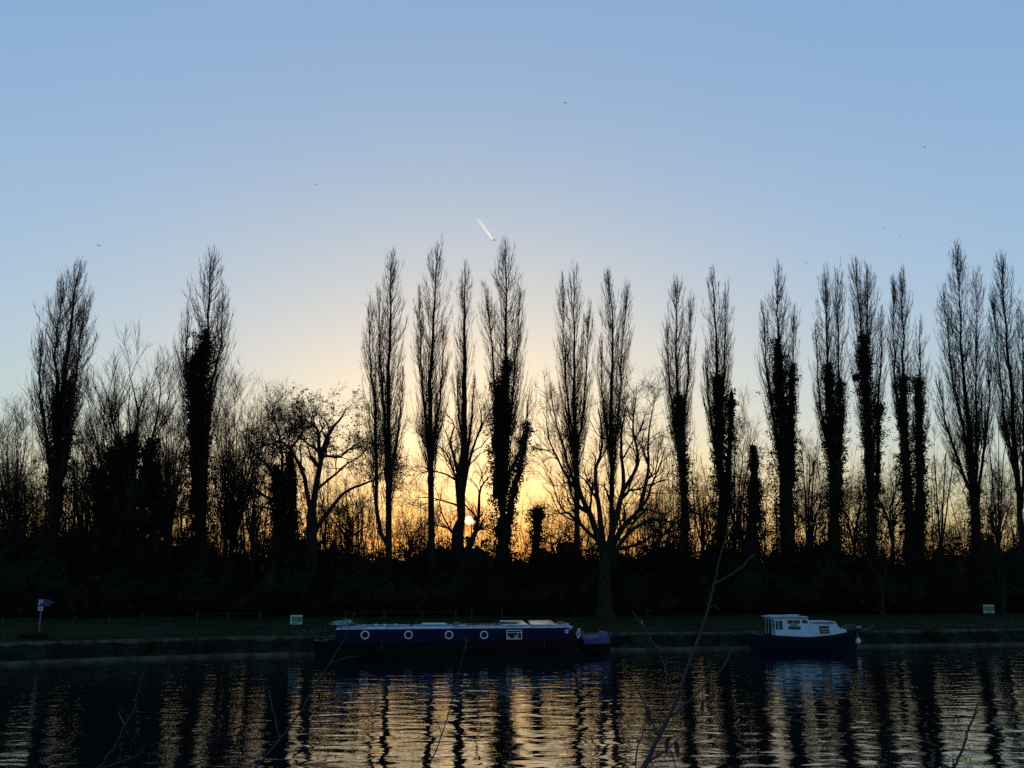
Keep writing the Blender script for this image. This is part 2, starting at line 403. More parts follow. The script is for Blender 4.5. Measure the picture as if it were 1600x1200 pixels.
def grow(P, Rr, nch, L0, ang, up, wig, k, rg, smin=.25, taper=.55, ratio=.55):
    Pp = np.repeat(P, nch, 0); Rp = np.repeat(Rr, nch, 0); n = len(Pp)
    s = rg.uniform(smin, 1, n); p, tn = sample(Pp, s); tn = unit(tn)
    r = np.array([np.interp(a, np.linspace(0, 1, Rp.shape[1]), b) for a, b in zip(s, Rp)]) * ratio
    a = rg.uniform(*ang, n)[:, None]; pr = unit(np.cross(tn, rg.normal(size=(n, 3))))
    d = unit(tn * np.cos(a) + pr * np.sin(a) + np.array([0, 0, up]))
    ln = L0 * rg.uniform(.5, 1.25, n) * (1.15 - .5 * s)
    out = [p]
    for i in range(k - 1):
        p = p + d * (ln / (k - 1))[:, None]; out.append(p)
        d = unit(d + rg.normal(size=(n, 3)) * wig + np.array([0, 0, up * .5]))
    return np.stack(out, 1), np.maximum(r, .012)[:, None] * (1 - (1 - taper * .5) * np.linspace(0, 1, k))[None]

def broad_tree(name, label, cat, group, c, base, limbs, r0, levels, seed, ivy=(), bark='bark', leafbits=0, base_on_lawn=None):
    """base: (px, fork py); limbs: list of (pixel path, start radius, depth drift)"""
    rg = np.random.default_rng(3000 + seed)
    Y0 = row(base[0], c) if base_on_lawn is None else on_lawn(*base_on_lawn)[1]
    foot = at(base[0], 930, Y0) if base_on_lawn is None else on_lawn(*base_on_lawn)
    foot[2] = lawn_z(foot[0], foot[1]) - .1
    t = thing(name, label, cat, foot, 0, group)
    tg, cg, ig = Geo(), Geo(), Geo()
    fork = at(base[0], base[1], Y0)
    B = np.vstack([resample([foot, foot * .5 + fork * .5 + rg.normal(size=3) * .05, fork], 10), fork + [0, 0, .5], fork + [0, 0, 1.1]])
    rr = np.append(np.linspace(r0 * 1.0, r0 * .66, 10), [r0 * .45, .03]); rr[0] *= 1.5; rr[1] *= 1.15
    tg.tubes(B, rr, 10)
    for path, lr, drift in limbs:
        pts = [at(px, py, Y0 + drift * i / max(1, len(path) - 1)) for i, (px, py) in enumerate(path)]
        A = resample(pts, 12); A[2:] += np.cumsum(rg.normal(size=(10, 3)) * .05, 0)
        ra = lr * .9 * (1 - .85 * np.linspace(0, 1, 12) ** .8)
        tg.tubes(A, ra, 7)
        P, Rr = A[None], ra[None]
        for lv, (nch, L0, ang, up, wig, smin) in enumerate(levels):
            P, Rr = grow(P, Rr, nch, L0, ang, up, wig, 6 if lv == 0 else (4 if lv < len(levels) - 1 else 3), rg, smin)
            cg.tubes(P, np.minimum(Rr, .5), 4 if Rr.max() > .05 else 3)
        if leafbits:
            p, _ = sample(np.repeat(P, leafbits, 0), rg.uniform(.3, 1, len(P) * leafbits)); cg.leaves(p + rg.normal(size=p.shape) * .08, .075, rg)
    tg.build('trunk', M[bark], t, foot); cg.build('crown', M['twig'], t, foot)
    for path in ivy: ivy_sleeve(ig, [(at(px, py, Y0), w * Y0 / F) for px, py, w in path], rg)
    if ivy: ig.build('ivy', M['ivy'], t, foot)
    return t

PC = 71.0
poplar_tree('tall bare poplar with forked ivy-clad trunks, leftmost of the row behind the parking sign', PC, 84, None,
    [([(84, 850), (93, 650), (112, 500), (125, 408)], 25, 650), ([(86, 820), (110, 640), (122, 560), (134, 460)], 18, 640),
     ([(82, 800), (90, 640), (88, 540), (98, 428)], 24, 640), ([(80, 760), (70, 660), (62, 600), (66, 520)], 14, 680)], 650,
    ivy=[[(84, 940, 19), (84, 850, 19), (87, 740, 17), (91, 650, 9)], [(88, 800, 12), (104, 700, 11), (110, 630, 6)]], seed=1)
poplar_tree('tall bare poplar with a thick square-topped ivy column, alone between the two left thickets', PC, 318, None,
    [([(316, 850), (314, 640), (324, 520), (331, 393)], 28, 640), ([(306, 760), (298, 620), (290, 560), (296, 480)], 17, 650), ([(322, 700), (332, 600), (344, 540), (348, 450)], 15, 640)], 640,
    ivy=[[(314, 945, 27), (314, 800, 24), (315, 650, 18), (318, 560, 13), (320, 546, 8)], [(304, 800, 14), (302, 650, 12), (302, 586, 9)]], seed=2)
poplar_tree('bare poplar with two slim parted trunks just right of the spreading oak', PC, 604, None,
    [([(607, 830), (608, 640), (610, 500), (611, 392)], 20, 700), ([(590, 800), (587, 650), (578, 560), (580, 455)], 15, 720), ([(606, 760), (600, 640), (594, 560), (592, 450)], 12, 650), ([(610, 760), (624, 660), (629, 570)], 9, 730)], 680, r0=.36, seed=3)
poplar_tree('tall slim bare poplar with clean straight trunk left of the setting sun', PC, 675, None,
    [([(674, 830), (672, 640), (677, 500), (684, 376)], 22, 690), ([(672, 720), (660, 600), (656, 450)], 10, 680), ([(674, 720), (688, 620), (694, 500)], 10, 680)], 690, r0=.40, seed=4)
poplar_tree('narrowest bare poplar of the row, rising directly above the setting sun', PC, 719, None,
    [([(720, 830), (726, 640), (726, 520), (725, 406)], 13, 680), ([(726, 720), (716, 640), (714, 560)], 7, 700), ([(728, 720), (738, 650), (741, 580)], 7, 700)], 690, r0=.5, seed=5)
poplar_tree('broad bare poplar with heavy ivy trunk, right of the sun and under the vapour trail', PC, 785, None,
    [([(785, 850), (790, 650), (791, 520), (790, 376)], 24, 660), ([(780, 760), (777, 640), (768, 540), (757, 440)], 14, 660), ([(790, 720), (803, 610), (814, 450)], 11, 660), ([(790, 760), (815, 690), (830, 590)], 10, 700)], 660,
    ivy=[[(785, 950, 22), (785, 830, 23), (786, 720, 20), (789, 630, 11), (790, 590, 6)], [(778, 780, 16), (775, 690, 13), (777, 630, 7)], [(787, 880, 12), (796, 800, 12), (811, 735, 9), (820, 690, 5)]], seed=6)
poplar_tree('bare three-topped poplar with slim leaning trunk, left of the big plane tree', PC, 905, None,
    [([(903, 830), (898, 660), (898, 540), (897, 413)], 17, 690), ([(898, 720), (884, 600), (878, 424)], 11, 690), ([(900, 720), (914, 620), (921, 470)], 12, 690), ([(898, 760), (872, 670), (858, 590)], 11, 730)], 700, r0=.34, seed=7)
poplar_tree('bare twin-plumed poplar rising straight above the fork of the big plane tree', PC, 957, None,
    [([(957, 830), (955, 660), (957, 530), (951, 422)], 17, 690), ([(958, 740), (968, 620), (980, 438)], 12, 680), ([(955, 720), (942, 620), (940, 520)], 8, 690)], 690, r0=.34, seed=8)
poplar_tree('slender bare poplar with ivied trunk, first one right of the big plane tree', PC, 1067, None,
    [([(1069, 830), (1063, 660), (1057, 560), (1058, 428)], 18, 680), ([(1064, 700), (1074, 600), (1080, 455)], 8, 660), ([(1060, 700), (1046, 600), (1042, 500)], 9, 690)], 680,
    ivy=[[(1068, 950, 14), (1070, 840, 15), (1068, 740, 13), (1062, 650, 8)]], r0=.38, seed=9)
poplar_tree('bare poplar with ivied trunk and a bushy bare tree spreading at its right side', PC, 1126, None,
    [([(1128, 830), (1122, 640), (1119, 530), (1111, 416)], 17, 670), ([(1122, 720), (1130, 600), (1134, 440)], 11, 650), ([(1122, 720), (1106, 620), (1102, 540)], 9, 680)], 670,
    ivy=[[(1126, 950, 18), (1128, 830, 18), (1126, 720, 15), (1122, 615, 8)], [(1134, 800, 11), (1140, 700, 9), (1142, 640, 5)]], r0=.40, seed=10)
poplar_tree('bare poplar whose ivy widens into a broad dark column, left behind the white boat cabin', PC, 1228, None,
    [([(1225, 850), (1222, 650), (1216, 540), (1217, 416)], 20, 660), ([(1228, 720), (1238, 600), (1241, 480)], 10, 650), ([(1216, 700), (1198, 580), (1193, 470)], 10, 660)], 660,
    ivy=[[(1230, 950, 26), (1230, 830, 27), (1227, 720, 23), (1219, 620, 13), (1216, 560, 7)], [(1236, 760, 16), (1236, 680, 12), (1237, 600, 6)]], seed=11)
poplar_tree('bare poplar with two even tops and twin ivied stems above the white boat bow', PC, 1303, None,
    [([(1303, 850), (1300, 680), (1293, 560), (1289, 416)], 16, 680), ([(1306, 800), (1312, 680), (1309, 550), (1308, 418)], 14, 660), ([(1298, 720), (1280, 620), (1275, 500)], 9, 690)], 680,
    ivy=[[(1304, 950, 22), (1304, 830, 22), (1300, 700, 13), (1295, 600, 7)], [(1308, 800, 13), (1313, 690, 9), (1312, 620, 6)]], seed=12)
poplar_tree('bare poplar with broad rounded top and a dark bird nest on its left side', PC, 1360, None,
    [([(1362, 850), (1357, 680), (1349, 560), (1336, 400)], 15, 650), ([(1358, 720), (1356, 600), (1354, 410)], 17, 650), ([(1364, 720), (1374, 600), (1378, 480)], 10, 660)], 650,
    ivy=[[(1362, 950, 20), (1362, 830, 20), (1358, 700, 14), (1352, 580, 10), (1350, 555, 6)], [(1370, 780, 9), (1373, 660, 6)]], seed=13)
poplar_tree('bare poplar with two thick ivy-wrapped stems of unequal height, left of the green notice board', PC, 1422, None,
    [([(1424, 850), (1415, 680), (1411, 560), (1409, 420)], 16, 670), ([(1412, 700), (1398, 580), (1395, 430)], 9, 650), ([(1432, 800), (1436, 680), (1437, 590), (1437, 498)], 13, 680)], 670,
    ivy=[[(1420, 950, 20), (1420, 830, 19), (1414, 720, 13), (1412, 620, 7)], [(1436, 900, 17), (1438, 800, 16), (1437, 700, 11), (1435, 620, 6)]], seed=14)
poplar_tree('tallest bare poplar at the right with several fanned leaders and no ivy', PC, 1528, None,
    [([(1524, 830), (1514, 680), (1502, 540), (1495, 378)], 19, 680), ([(1526, 780), (1526, 640), (1525, 418)], 15, 680), ([(1518, 740), (1490, 600), (1472, 450)], 13, 690), ([(1520, 780), (1480, 670), (1466, 580)], 12, 720), ([(1530, 760), (1545, 640), (1548, 520)], 10, 690)], 680,
    ivy=[[(1526, 950, 16), (1525, 840, 15), (1519, 740, 8)]], seed=15)
poplar_tree('bare poplar at the right end of the row, cut by the picture edge', PC, 1600, None,
    [([(1596, 830), (1583, 660), (1572, 520), (1563, 393)], 19, 690), ([(1590, 760), (1566, 620), (1549, 450)], 11, 680), ([(1598, 760), (1600, 640), (1594, 470)], 13, 690)], 690, r0=.38, seed=16)
# the nest in that tree
p = at(1338, 590, row(1338, PC)); ng = Geo(); rg = np.random.default_rng(5)
a = rg.normal(size=(260, 3)); a = unit(a) * np.array([.34, .34, .24]); b = a + np.cross(unit(a), unit(rg.normal(size=a.shape))) * .45
ng.tubes(np.stack([p + a - (b - a) * .5, p + b], 1), np.full((260, 2), .016), 3)
tag(ng.build('bird_nest', M['twig'], None, p), 'small round dark twig nest high in a poplar', 'nest')

# spreading trees
OAK = [(9, 3.4, (.5, 1.1), .12, .30, .2), (7, 1.9, (.4, 1.1), .08, .32, .15), (8, .95, (.4, 1.1), .10, .30, .2)]
PLANE = [(9, 3.6, (.4, .95), .14, .26, .2), (7, 2.1, (.4, 1.0), .10, .28, .15), (7, 1.1, (.4, 1.0), .08, .28, .2)]
BROOM = [(8, 4.6, (.2, .65), .28, .14, .1), (7, 2.4, (.2, .7), .22, .16, .1), (5, 1.3, (.2, .8), .15, .2, .1)]
broad_tree('oak_tree', 'spreading bare oak with a few clinging leaves and long right-hand limb, above the narrowboat bow', 'tree', None, 67, (487, 800),
    [([(487, 805), (470, 730), (455, 700), (470, 672), (464, 648)], .24, -2), ([(488, 800), (500, 720), (512, 680), (528, 660), (540, 640)], .32, 1.5), ([(500, 715), (495, 670), (484, 660), (498, 634)], .2, -1),
     ([(495, 765), (530, 735), (560, 715), (575, 700)], .15, 2.5), ([(492, 830), (530, 775), (570, 752), (598, 742)], .24, -2), ([(503, 712), (530, 712), (552, 700), (573, 695)], .15, -2), ([(475, 735), (445, 695), (426, 688), (418, 664)], .18, 2)],
    .62, OAK, 1, leafbits=2)
broad_tree('ivied_tree', 'squat bare tree with ivy-smothered trunk just left of the spreading oak', 'tree', None, 69, (440, 760),
    [([(438, 765), (415, 725), (395, 700), (380, 670)], .2, -2), ([(440, 765), (440, 700), (425, 650), (410, 630)], .2, 2), ([(442, 765), (455, 710), (462, 680)], .16, 1), ([(436, 790), (400, 765), (372, 755)], .16, -2), ([(440, 800), (400, 790), (360, 800)], .15, 2)],
    .5, OAK, 2, ivy=[[(436, 950, 28), (436, 850, 25), (436, 780, 18), (430, 730, 9)], [(456, 940, 18), (456, 850, 17), (456, 770, 12), (452, 708, 6)]], leafbits=0)
broad_tree('plane_tree', 'gnarled bare tree with curling branches in front of the setting sun', 'tree', None, 75, (714, 830),
    [([(720, 830), (712, 760), (704, 735), (690, 705), (672, 692)], .22, -2), ([(720, 800), (716, 740), (706, 690), (708, 660), (690, 640)], .24, 2), ([(722, 800), (728, 730), (738, 690), (748, 660), (742, 630)], .22, -1),
     ([(718, 872), (739, 846), (750, 812), (752, 768), (766, 742)], .40, 1), ([(720, 850), (700, 820), (690, 790), (695, 765)], .15, -2), ([(715, 790), (690, 780), (660, 775), (640, 790)], .12, 3), ([(712, 750), (690, 738), (660, 740), (640, 760)], .13, 2), ([(722, 870), (700, 880), (670, 870)], .14, -2)],
    .75, PLANE, 3)
broad_tree('plane_tree', 'big plane tree with pale thick trunk on the lawn right of the narrowboat stern', 'tree', None, 0, (946, 868),
    [([(944, 870), (925, 810), (908, 770), (900, 720), (888, 680)], .34, -2.5), ([(944, 870), (938, 800), (930, 740), (940, 690), (932, 640)], .3, 1.5), ([(947, 870), (965, 800), (975, 750), (968, 690), (975, 640)], .32, -2),
     ([(948, 872), (975, 820), (1005, 790), (1020, 760), (1042, 700)], .3, 2), ([(950, 878), (985, 832), (1020, 812), (1058, 815)], .24, -2), ([(1000, 795), (1012, 740), (1010, 680), (1020, 620)], .2, 2), ([(972, 770), (998, 720), (992, 660), (1000, 600)], .2, -2),
     ([(938, 850), (905, 815), (880, 790), (862, 745)], .2, 2), ([(912, 780), (885, 740), (862, 690), (850, 640)], .16, -2), ([(952, 860), (1000, 850), (1030, 830), (1050, 790)], .18, 2)],
    .58, PLANE, 4, bark='plane_bark', base_on_lawn=(946, 964))
broad_tree('ivy_stump', 'ivy-covered dead stump standing in the gap left of the big plane tree', 'tree', None, 74, (840, 830), [([(840, 840), (838, 810), (842, 792)], .2, 0)], .3, [(4, 1.0, (.4, 1.), .1, .3, .3)], 5,
    ivy=[[(838, 950, 13), (838, 850, 12), (839, 812, 12), (841, 797, 8)]])
broad_tree('ivy_spire', 'pointed ivy-covered young tree between two ivied poplars, left of the white boat', 'tree', None, 69, (1178, 760), [([(1178, 765), (1177, 720), (1178, 690)], .12, 0), ([(1180, 800), (1195, 760), (1200, 730)], .08, 1)], .25, [(5, 1.4, (.4, 1.), .1, .3, .3), (5, .8, (.4, 1.), .1, .3, .3)], 6,
    ivy=[[(1178, 950, 22), (1178, 830, 19), (1178, 760, 11), (1178, 700, 4)]])
broad_tree('ivied_tree', 'dark ivy-choked tree with flat dense head, between the two left poplars', 'tree', None, 66, (205, 780),
    [([(205, 790), (190, 720), (178, 660), (165, 610)], .2, -1), ([(205, 780), (210, 700), (215, 640), (205, 590)], .2, 1), ([(205, 790), (228, 720), (245, 650), (250, 600)], .2, -1), ([(200, 800), (165, 740), (150, 690), (140, 650)], .18, 1)],
    .45, BROOM, 7, ivy=[[(188, 950, 30), (188, 850, 26), (182, 770, 18), (176, 720, 9), (175, 706, 4)], [(158, 940, 24), (158, 840, 22), (155, 770, 15), (150, 735, 7)], [(216, 940, 26), (220, 850, 23), (226, 770, 17), (232, 715, 10), (235, 690, 5)], [(203, 820, 24), (206, 740, 19), (206, 700, 13), (206, 680, 6)], [(192, 790, 12), (190, 730, 9), (186, 684, 4)], [(244, 930, 18), (243, 820, 14), (240, 720, 8)]])
for i, (bx, c, tops, lab) in enumerate([
    (170, 78, [(128, 640), (150, 600), (178, 588), (200, 605)], 'fan-shaped bare tree right behind the leftmost poplar'),
    (262, 77, [(225, 610), (250, 590), (275, 600), (290, 640)], 'fan-shaped bare tree touching the left side of the square ivy column'),
    (362, 76, [(345, 600), (365, 585), (400, 600), (425, 610)], 'fan-shaped bare tree leaning right of the square ivy column'),
    (20, 80, [(-10, 660), (10, 650), (30, 655), (48, 640)], 'upright bare tree at the left edge behind the parking sign'),
    (1148, 76, [(1130, 660), (1150, 640), (1165, 650), (1178, 680)], 'bushy bare tree filling the gap left of the pointed ivy tree'),
    (1262, 84, [(1250, 690), (1262, 680), (1275, 690)], 'small bare tree in the gap right of the broad ivy column'),
    (1560, 84, [(1545, 640), (1560, 620), (1575, 640)], 'thin bare tree between the last two poplars'),
    (1470, 88, [(1458, 700), (1480, 690), (1500, 660)], 'low bare tree left of the tallest right-hand poplar')]):
    broad_tree('bare_tree', lab, 'tree', 'fan-shaped bare trees behind the poplars', c, (bx, 860), [([(bx, 865), (bx * .7 + tx * .3, 790), (bx * .25 + tx * .75, 710), (tx, ty)], .14, (-1) ** k * 1.5) for k, (tx, ty) in enumerate([(a + da, b + db + 38) for a, b in tops for da, db in (((0, 0), (-12, 20), (10, 42)) if i < 3 else ((0, 0),))])], .3, BROOM, 20 + i)
TANGLE = [(8, 3.0, (.5, 1.2), .08, .34, .15), (6, 1.9, (.4, 1.2), .06, .36, .1), (5, 1.1, (.4, 1.2), .06, .34, .1)]
for i, (bx, c, fk, sp, ty, lab) in enumerate([
    (30, 77, 840, 34, 715, 'low tangled bare tree at the left edge, left of the leftmost poplar'), (128, 74, 850, 34, 680, 'tangled bare tree just right of the leftmost poplar'), (262, 72, 850, 34, 680, 'tangled bare tree between the dense ivied tree and the square ivy column'),
    (352, 73, 850, 30, 690, 'tangled bare tree just right of the square ivy column'), (395, 70, 850, 34, 680, 'tangled bare tree left of the ivy-smothered squat tree'), (545, 76, 860, 38, 745, 'low tangled bare tree between the oak and the slim two-trunked poplar'),
    (640, 80, 870, 30, 790, 'very low tangled bush left of the clean straight poplar'), (872, 76, 870, 30, 780, 'low tangled bush between ivy stump and three-topped poplar'), (1020, 78, 860, 32, 760, 'low tangled bare tree under the right limbs of the big plane'),
    (1098, 75, 850, 26, 720, 'tangled bare tree between the first two poplars right of the plane'), (1160, 73, 850, 26, 700, 'tangled bare tree left of the pointed ivy tree'), (1268, 74, 850, 26, 730, 'tangled bare tree right of the broad ivy column'),
    (1335, 75, 850, 24, 730, 'tangled bare tree left of the poplar with the nest'), (1395, 73, 850, 28, 700, 'tangled bare tree right of the poplar with the nest'), (1488, 76, 870, 30, 810, 'low tangled bush in the bright gap near the tallest right poplar'), (1560, 75, 850, 30, 720, 'tangled bare tree between the two last poplars')]):
    r_ = np.random.default_rng(700 + i); lim = []
    for k in range(6):
        dx = sp * (k - 2.5) / 2.5 + r_.normal() * 4; top = ty + 26 + abs(k - 2.5) * 10 + r_.normal() * 8
        lim.append(([(bx, fk + 6), (bx + dx * .3 + r_.normal() * 5, fk - (fk - top) * .4), (bx + dx * .8 + r_.normal() * 6, fk - (fk - top) * .7), (bx + dx + r_.normal() * 4, top)], .13, r_.normal() * 1.5))
    broad_tree('tangled_tree', lab, 'tree', 'low tangled bare trees behind the poplars', c, (bx, fk), lim, .26, TANGLE, 60 + i)
# young trees on the lawn with dim rounded crowns
for i, (bx, by, fk, tops, r_, lab) in enumerate([
    (1377, 964, 915, [(1340, 850), (1365, 825), (1395, 830), (1415, 855)], .16, 'young rounded tree on the lawn right of the white boat'),
    (1567, 962, 905, [(1530, 850), (1560, 820), (1590, 830), (1600, 860)], .18, 'young rounded tree on the lawn beside the right green notice board'),
    (1166, 958, 880, [(1145, 830), (1165, 800), (1185, 830)], .42, 'stout dim trunk on the lawn behind the stern of the white boat')]):
    broad_tree('lawn_tree', lab, 'tree', 'young trees on the lawn', 0, (bx, fk), [([(bx, fk + 3), (bx * .5 + tx * .5, fk - 30), (tx, ty)], r_ * .5, (-1) ** k * 1.5) for k, (tx, ty) in enumerate(tops)], r_, [(5, 2., (.3, .9), .15, .2, .2), (6, 1.2, (.3, .9), .1, .2, .2), (5, .7, (.3, .9), .1, .2, .2)], 40 + i, bark='plane_bark', base_on_lawn=(bx, by))

# the wood behind: thin upright stems, uncountable
rg = np.random.default_rng(11)
prof_x = [-100, 0, 60, 130, 290, 430, 560, 620, 700, 800, 860, 950, 1060, 1150, 1300, 1440, 1500, 1600, 1700]
prof_y = [645, 645, 645, 625, 630, 640, 680, 740, 770, 770, 740, 700, 670, 670, 690, 690, 770, 660, 650]
prof_n = [2.6, 2.6, 2.4, 1.4, 1.5, 1.5, 1.1, .6, .5, .55, .6, .8, .9, .9, .9, .9, .35, .9, .9]
wg = Geo(); bases = []; tops = []
pxs = rg.uniform(-100, 1700, 800); keep = rg.uniform(0, 2.2, 800) < np.interp(pxs, prof_x, prof_n); pxs = pxs[keep]
for px in pxs:
    Y = row(px, rg.uniform(82, 105)); ty = 880 - (880 - np.interp(px, prof_x, prof_y)) * rg.uniform(.45, 1.04)
    b = at(px + rg.normal() * 6, 930, Y); b[2] = 1.2; bases.append(b); tops.append(at(px, ty, Y))
b = np.array(bases); tp = np.array(tops); u = np.linspace(0, 1, 7)[None, :, None]
St = b[:, None] * (1 - u) + tp[:, None] * u; St[:, 1:] += np.cumsum(rg.normal(size=(len(b), 6, 3)) * .26, 1)
Rs = rg.uniform(.03, .09, len(b))[:, None] * (1 - .85 * np.linspace(0, 1, 7))[None]
wg.tubes(St, Rs, 4)
P1, R1 = grow(St, Rs, 7, 3.2, (.3, .9), .22, .18, 4, rg, .15); wg.tubes(P1, R1, 3)
P2, R2 = grow(P1, R1, 5, 1.6, (.3, .9), .15, .2, 2, rg, .2); wg.tubes(P2, np.maximum(R2, .008), 3)
nq = 740; pxs = rg.uniform(-60, 1660, 1700); pxs = pxs[rg.uniform(0, 1, 1700) < np.interp(pxs, [0, 400, 560, 620, 860, 900, 1060, 1300, 1440, 1500, 1600], [.95, .9, .6, .26, .26, .4, .65, .7, .6, .3, .7])][:nq]; nq = len(pxs); bases = []; tops = []
for px in pxs:
    Y = row(px, rg.uniform(74, 94)); b_ = at(px, 930, Y); b_[2] = 1.2; bases.append(b_); tops.append(at(px + rg.normal() * 14, rg.uniform(np.interp(px, [0, 130, 400, 560, 620, 860, 900, 1060, 1300, 1600], [690, 690, 700, 730, 790, 790, 750, 715, 720, 720]), 870), Y))
b = np.array(bases); tp = np.array(tops); u = np.linspace(0, 1, 6)[None, :, None]
St = b[:, None] * (1 - u) + tp[:, None] * u; St[:, 1:] += np.cumsum(rg.normal(size=(nq, 5, 3)) * .38, 1); Rs = rg.uniform(.04, .10, nq)[:, None] * (1 - .7 * np.linspace(0, 1, 6))[None]
wg.tubes(St, Rs, 4)
P1, R1 = grow(St, Rs, 8, 3.0, (.5, 1.25), .05, .34, 5, rg, .25); wg.tubes(P1, np.maximum(R1, .012), 3)
P2, R2 = grow(P1, R1, 6, 1.5, (.4, 1.2), .05, .35, 3, rg, .1); wg.tubes(P2, np.maximum(R2, .011), 3)
o = wg.build('bare_wood', M['twig']); tag(o, 'hazy mass of thin bare stems filling the background behind the poplars', 'wood', kind='stuff')

# dark scrub along the foot of the trees: a lumpy core with leaves and shoots over it
sg = Geo(); nx = 260; xs = np.linspace(-75, 100, nx)
def ridge(x, seed):
    r = np.random.default_rng(seed); h = np.zeros_like(x)
    for w, a in ((20, .7), (8, .8), (3.5, .8), (1.6, .6)): h += a * np.interp(x, np.arange(-140, 160, w / 2), r.normal(size=len(np.arange(-140, 160, w / 2))) * 1.0)
    return h
hts = [(0, 0), (-1.2, .4), (-1.0, .8), (.4, 1.0), (2.2, .75), (3., 0)]
for layer, (c, h0, sd) in enumerate(((61.5, 3.3, 1), (84, 5.4, 2), (97, 6.6, 3))):
    hh = np.clip(h0 + ridge(xs, sd), h0 * .45, h0 * 1.6)
    if layer == 1: hh[(xs > 8) & (xs < 60)] *= .95
    v = []
    for x, h in zip(xs, hh):
        for dy, f in hts: v.append((x + rg.normal() * .1, c + .2 * x + dy + rg.normal() * .2, 1.0 + h * f + rg.normal() * .15 * (f > 0)))
    k = len(hts); sg.add(v, [(i * k + j, (i + 1) * k + j, (i + 1) * k + j + 1, i * k + j + 1) for i in range(nx - 1) for j in range(k - 1)])
    n = 16000; x = rg.uniform(-75, 100, n); h = np.interp(x, xs, hh); f = rg.uniform(.1, 1.18, n)
    sg.leaves(np.stack([x, c + .2 * x + rg.normal(size=n) * .9 - .4, 1 + h * f + rg.normal(size=n) * .25], 1), .24, rg)
    n = 1800; x = rg.uniform(-75, 100, n); h = np.interp(x, xs, hh); p = np.stack([x, c + .2 * x + rg.normal(size=n), 1 + h * .8], 1)
    d = unit(np.array([0, 0, 1.]) + rg.normal(size=p.shape) * .4); ln = rg.uniform(.8, 4.6, n)[:, None]
    sh = np.stack([p, p + d * ln * .5, p + d * ln + rg.normal(size=p.shape) * .15], 1); sg.tubes(sh, np.broadcast_to(np.array([[.02, .015, .007]]), (n, 3)), 3)
    Pq, Rq = grow(sh, np.full((n, 3), .018), 6, 1.1, (.3, 1.1), .05, .3, 2, rg, .2); sg.tubes(Pq, np.maximum(Rq, .007), 3)
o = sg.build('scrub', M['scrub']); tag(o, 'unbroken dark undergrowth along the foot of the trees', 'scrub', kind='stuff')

# grass tufts along the bank top and over the lawn
gg = Geo(); n = 9000; x = rg.uniform(-30, 42, n); d = rg.uniform(0, 1, n) ** 1.6 * 30 + .1
p = np.stack([x, EDGE + d + .2 * x + bend(x), .73 + .011 * d], 1); dd = unit(np.array([0, 0, 1.]) + rg.normal(size=p.shape) * .35); ln = rg.uniform(.05, .16, n)[:, None]
gg.tubes(np.stack([p - [0, 0, .02], p + dd * ln], 1), np.broadcast_to(np.array([[.012, .002]]), (n, 2)), 3)
n = 7000; x = np.concatenate([rg.uniform(-30, 42, 4000), np.repeat(rg.uniform(-30, 42, 150), 20) + rg.normal(size=3000) * .12]); f = rg.uniform(0, 1, n)
p = np.stack([x, 35.95 + .75 * f + .2 * x + bend(x), .11 + .51 * f], 1); dd = unit(np.array([0, -.5, 1.]) + rg.normal(size=p.shape) * .4); ln = np.concatenate([rg.uniform(.08, .25, 4000), rg.uniform(.15, .5, 3000)])[:, None]
gg.tubes(np.stack([p - [0, 0, .03], p + dd * ln], 1), np.broadcast_to(np.array([[.012, .002]]), (n, 2)), 3)
o = gg.build('grass', M['grass_blade']); tag(o, 'short dim grass on the lawn and bank', 'grass', kind='stuff')
#PART2
# ------------------------------------------------------------------ narrowboat
SL = math.atan(.2)
class Hullframe:
    """local frame of a moored boat: x along its near side, y away from the viewer, z up from the water; near side on Y = c + m X"""
    def __init__(s, px0, c, m=.2):
        s.c = c; s.m = m; s.o = s.p(px0, 1000); s.o[2] = 0; s.rz = math.atan(m)
    def p(s, px, py):
        d = np.array([1., 0, 0]) * (px - CX) / F + _u * (CY - py) / F + _f
        return at(px, py, s.c / (1 - s.m * d[0] / d[1]))
    def x(s, px, py=990): return float((s.p(px, py)[0] - s.o[0]) * math.sqrt(1 + s.m ** 2))
    def z(s, px, py): return float(s.p(px, py)[2])
B = Hullframe(485, 33.2)
nb = thing('narrowboat', 'long navy narrowboat with round portholes and pale roof moored along the bank', 'boat', B.o, SL)
LB = B.x(909); BM = 2.07
bm = bmesh.new(); prof = []
st = [(0, .06), (.25, .36), (.7, .66), (1.3, .88), (2.0, 1.0), (2.8, 1.035), (LB - 1.0, 1.035), (LB - .6, .98), (LB - .25, .78), (LB - .06, .5), (LB, .2)]
rings = []
for x, b in st:
    zt = .64 + .20 * max(0, 1 - x / 2.2) ** 1.5
    rings.append([bm.verts.new((x + (.25 * (1 - x / 2.2) if x < 2.2 and z < .3 else 0), 1.035 + s * b * k, z)) for s, z, k in ((-1, zt, 1), (-1, .2, .97), (-1, -.35, .8), (1, -.35, .8), (1, .2, .97), (1, zt, 1))])
for a, b in zip(rings, rings[1:]):
    for j in range(6): bm.faces.new((a[j], b[j], b[(j + 1) % 6], a[(j + 1) % 6]))
bm.faces.new(rings[0]); bm.faces.new(rings[-1][::-1])
bm_obj('hull', bm, M['black'], nb)
bm = bmesh.new()                                                   # rubbing strake
pts = [(x, 1.035 - b - .012, .59 + .20 * max(0, 1 - x / 2.2) ** 1.5) for x, b in st]
for a, b in zip(pts, pts[1:]): rod(bm, a, b, .025, 6)
bm_obj('rubbing_strake', bm, M['black'], nb)
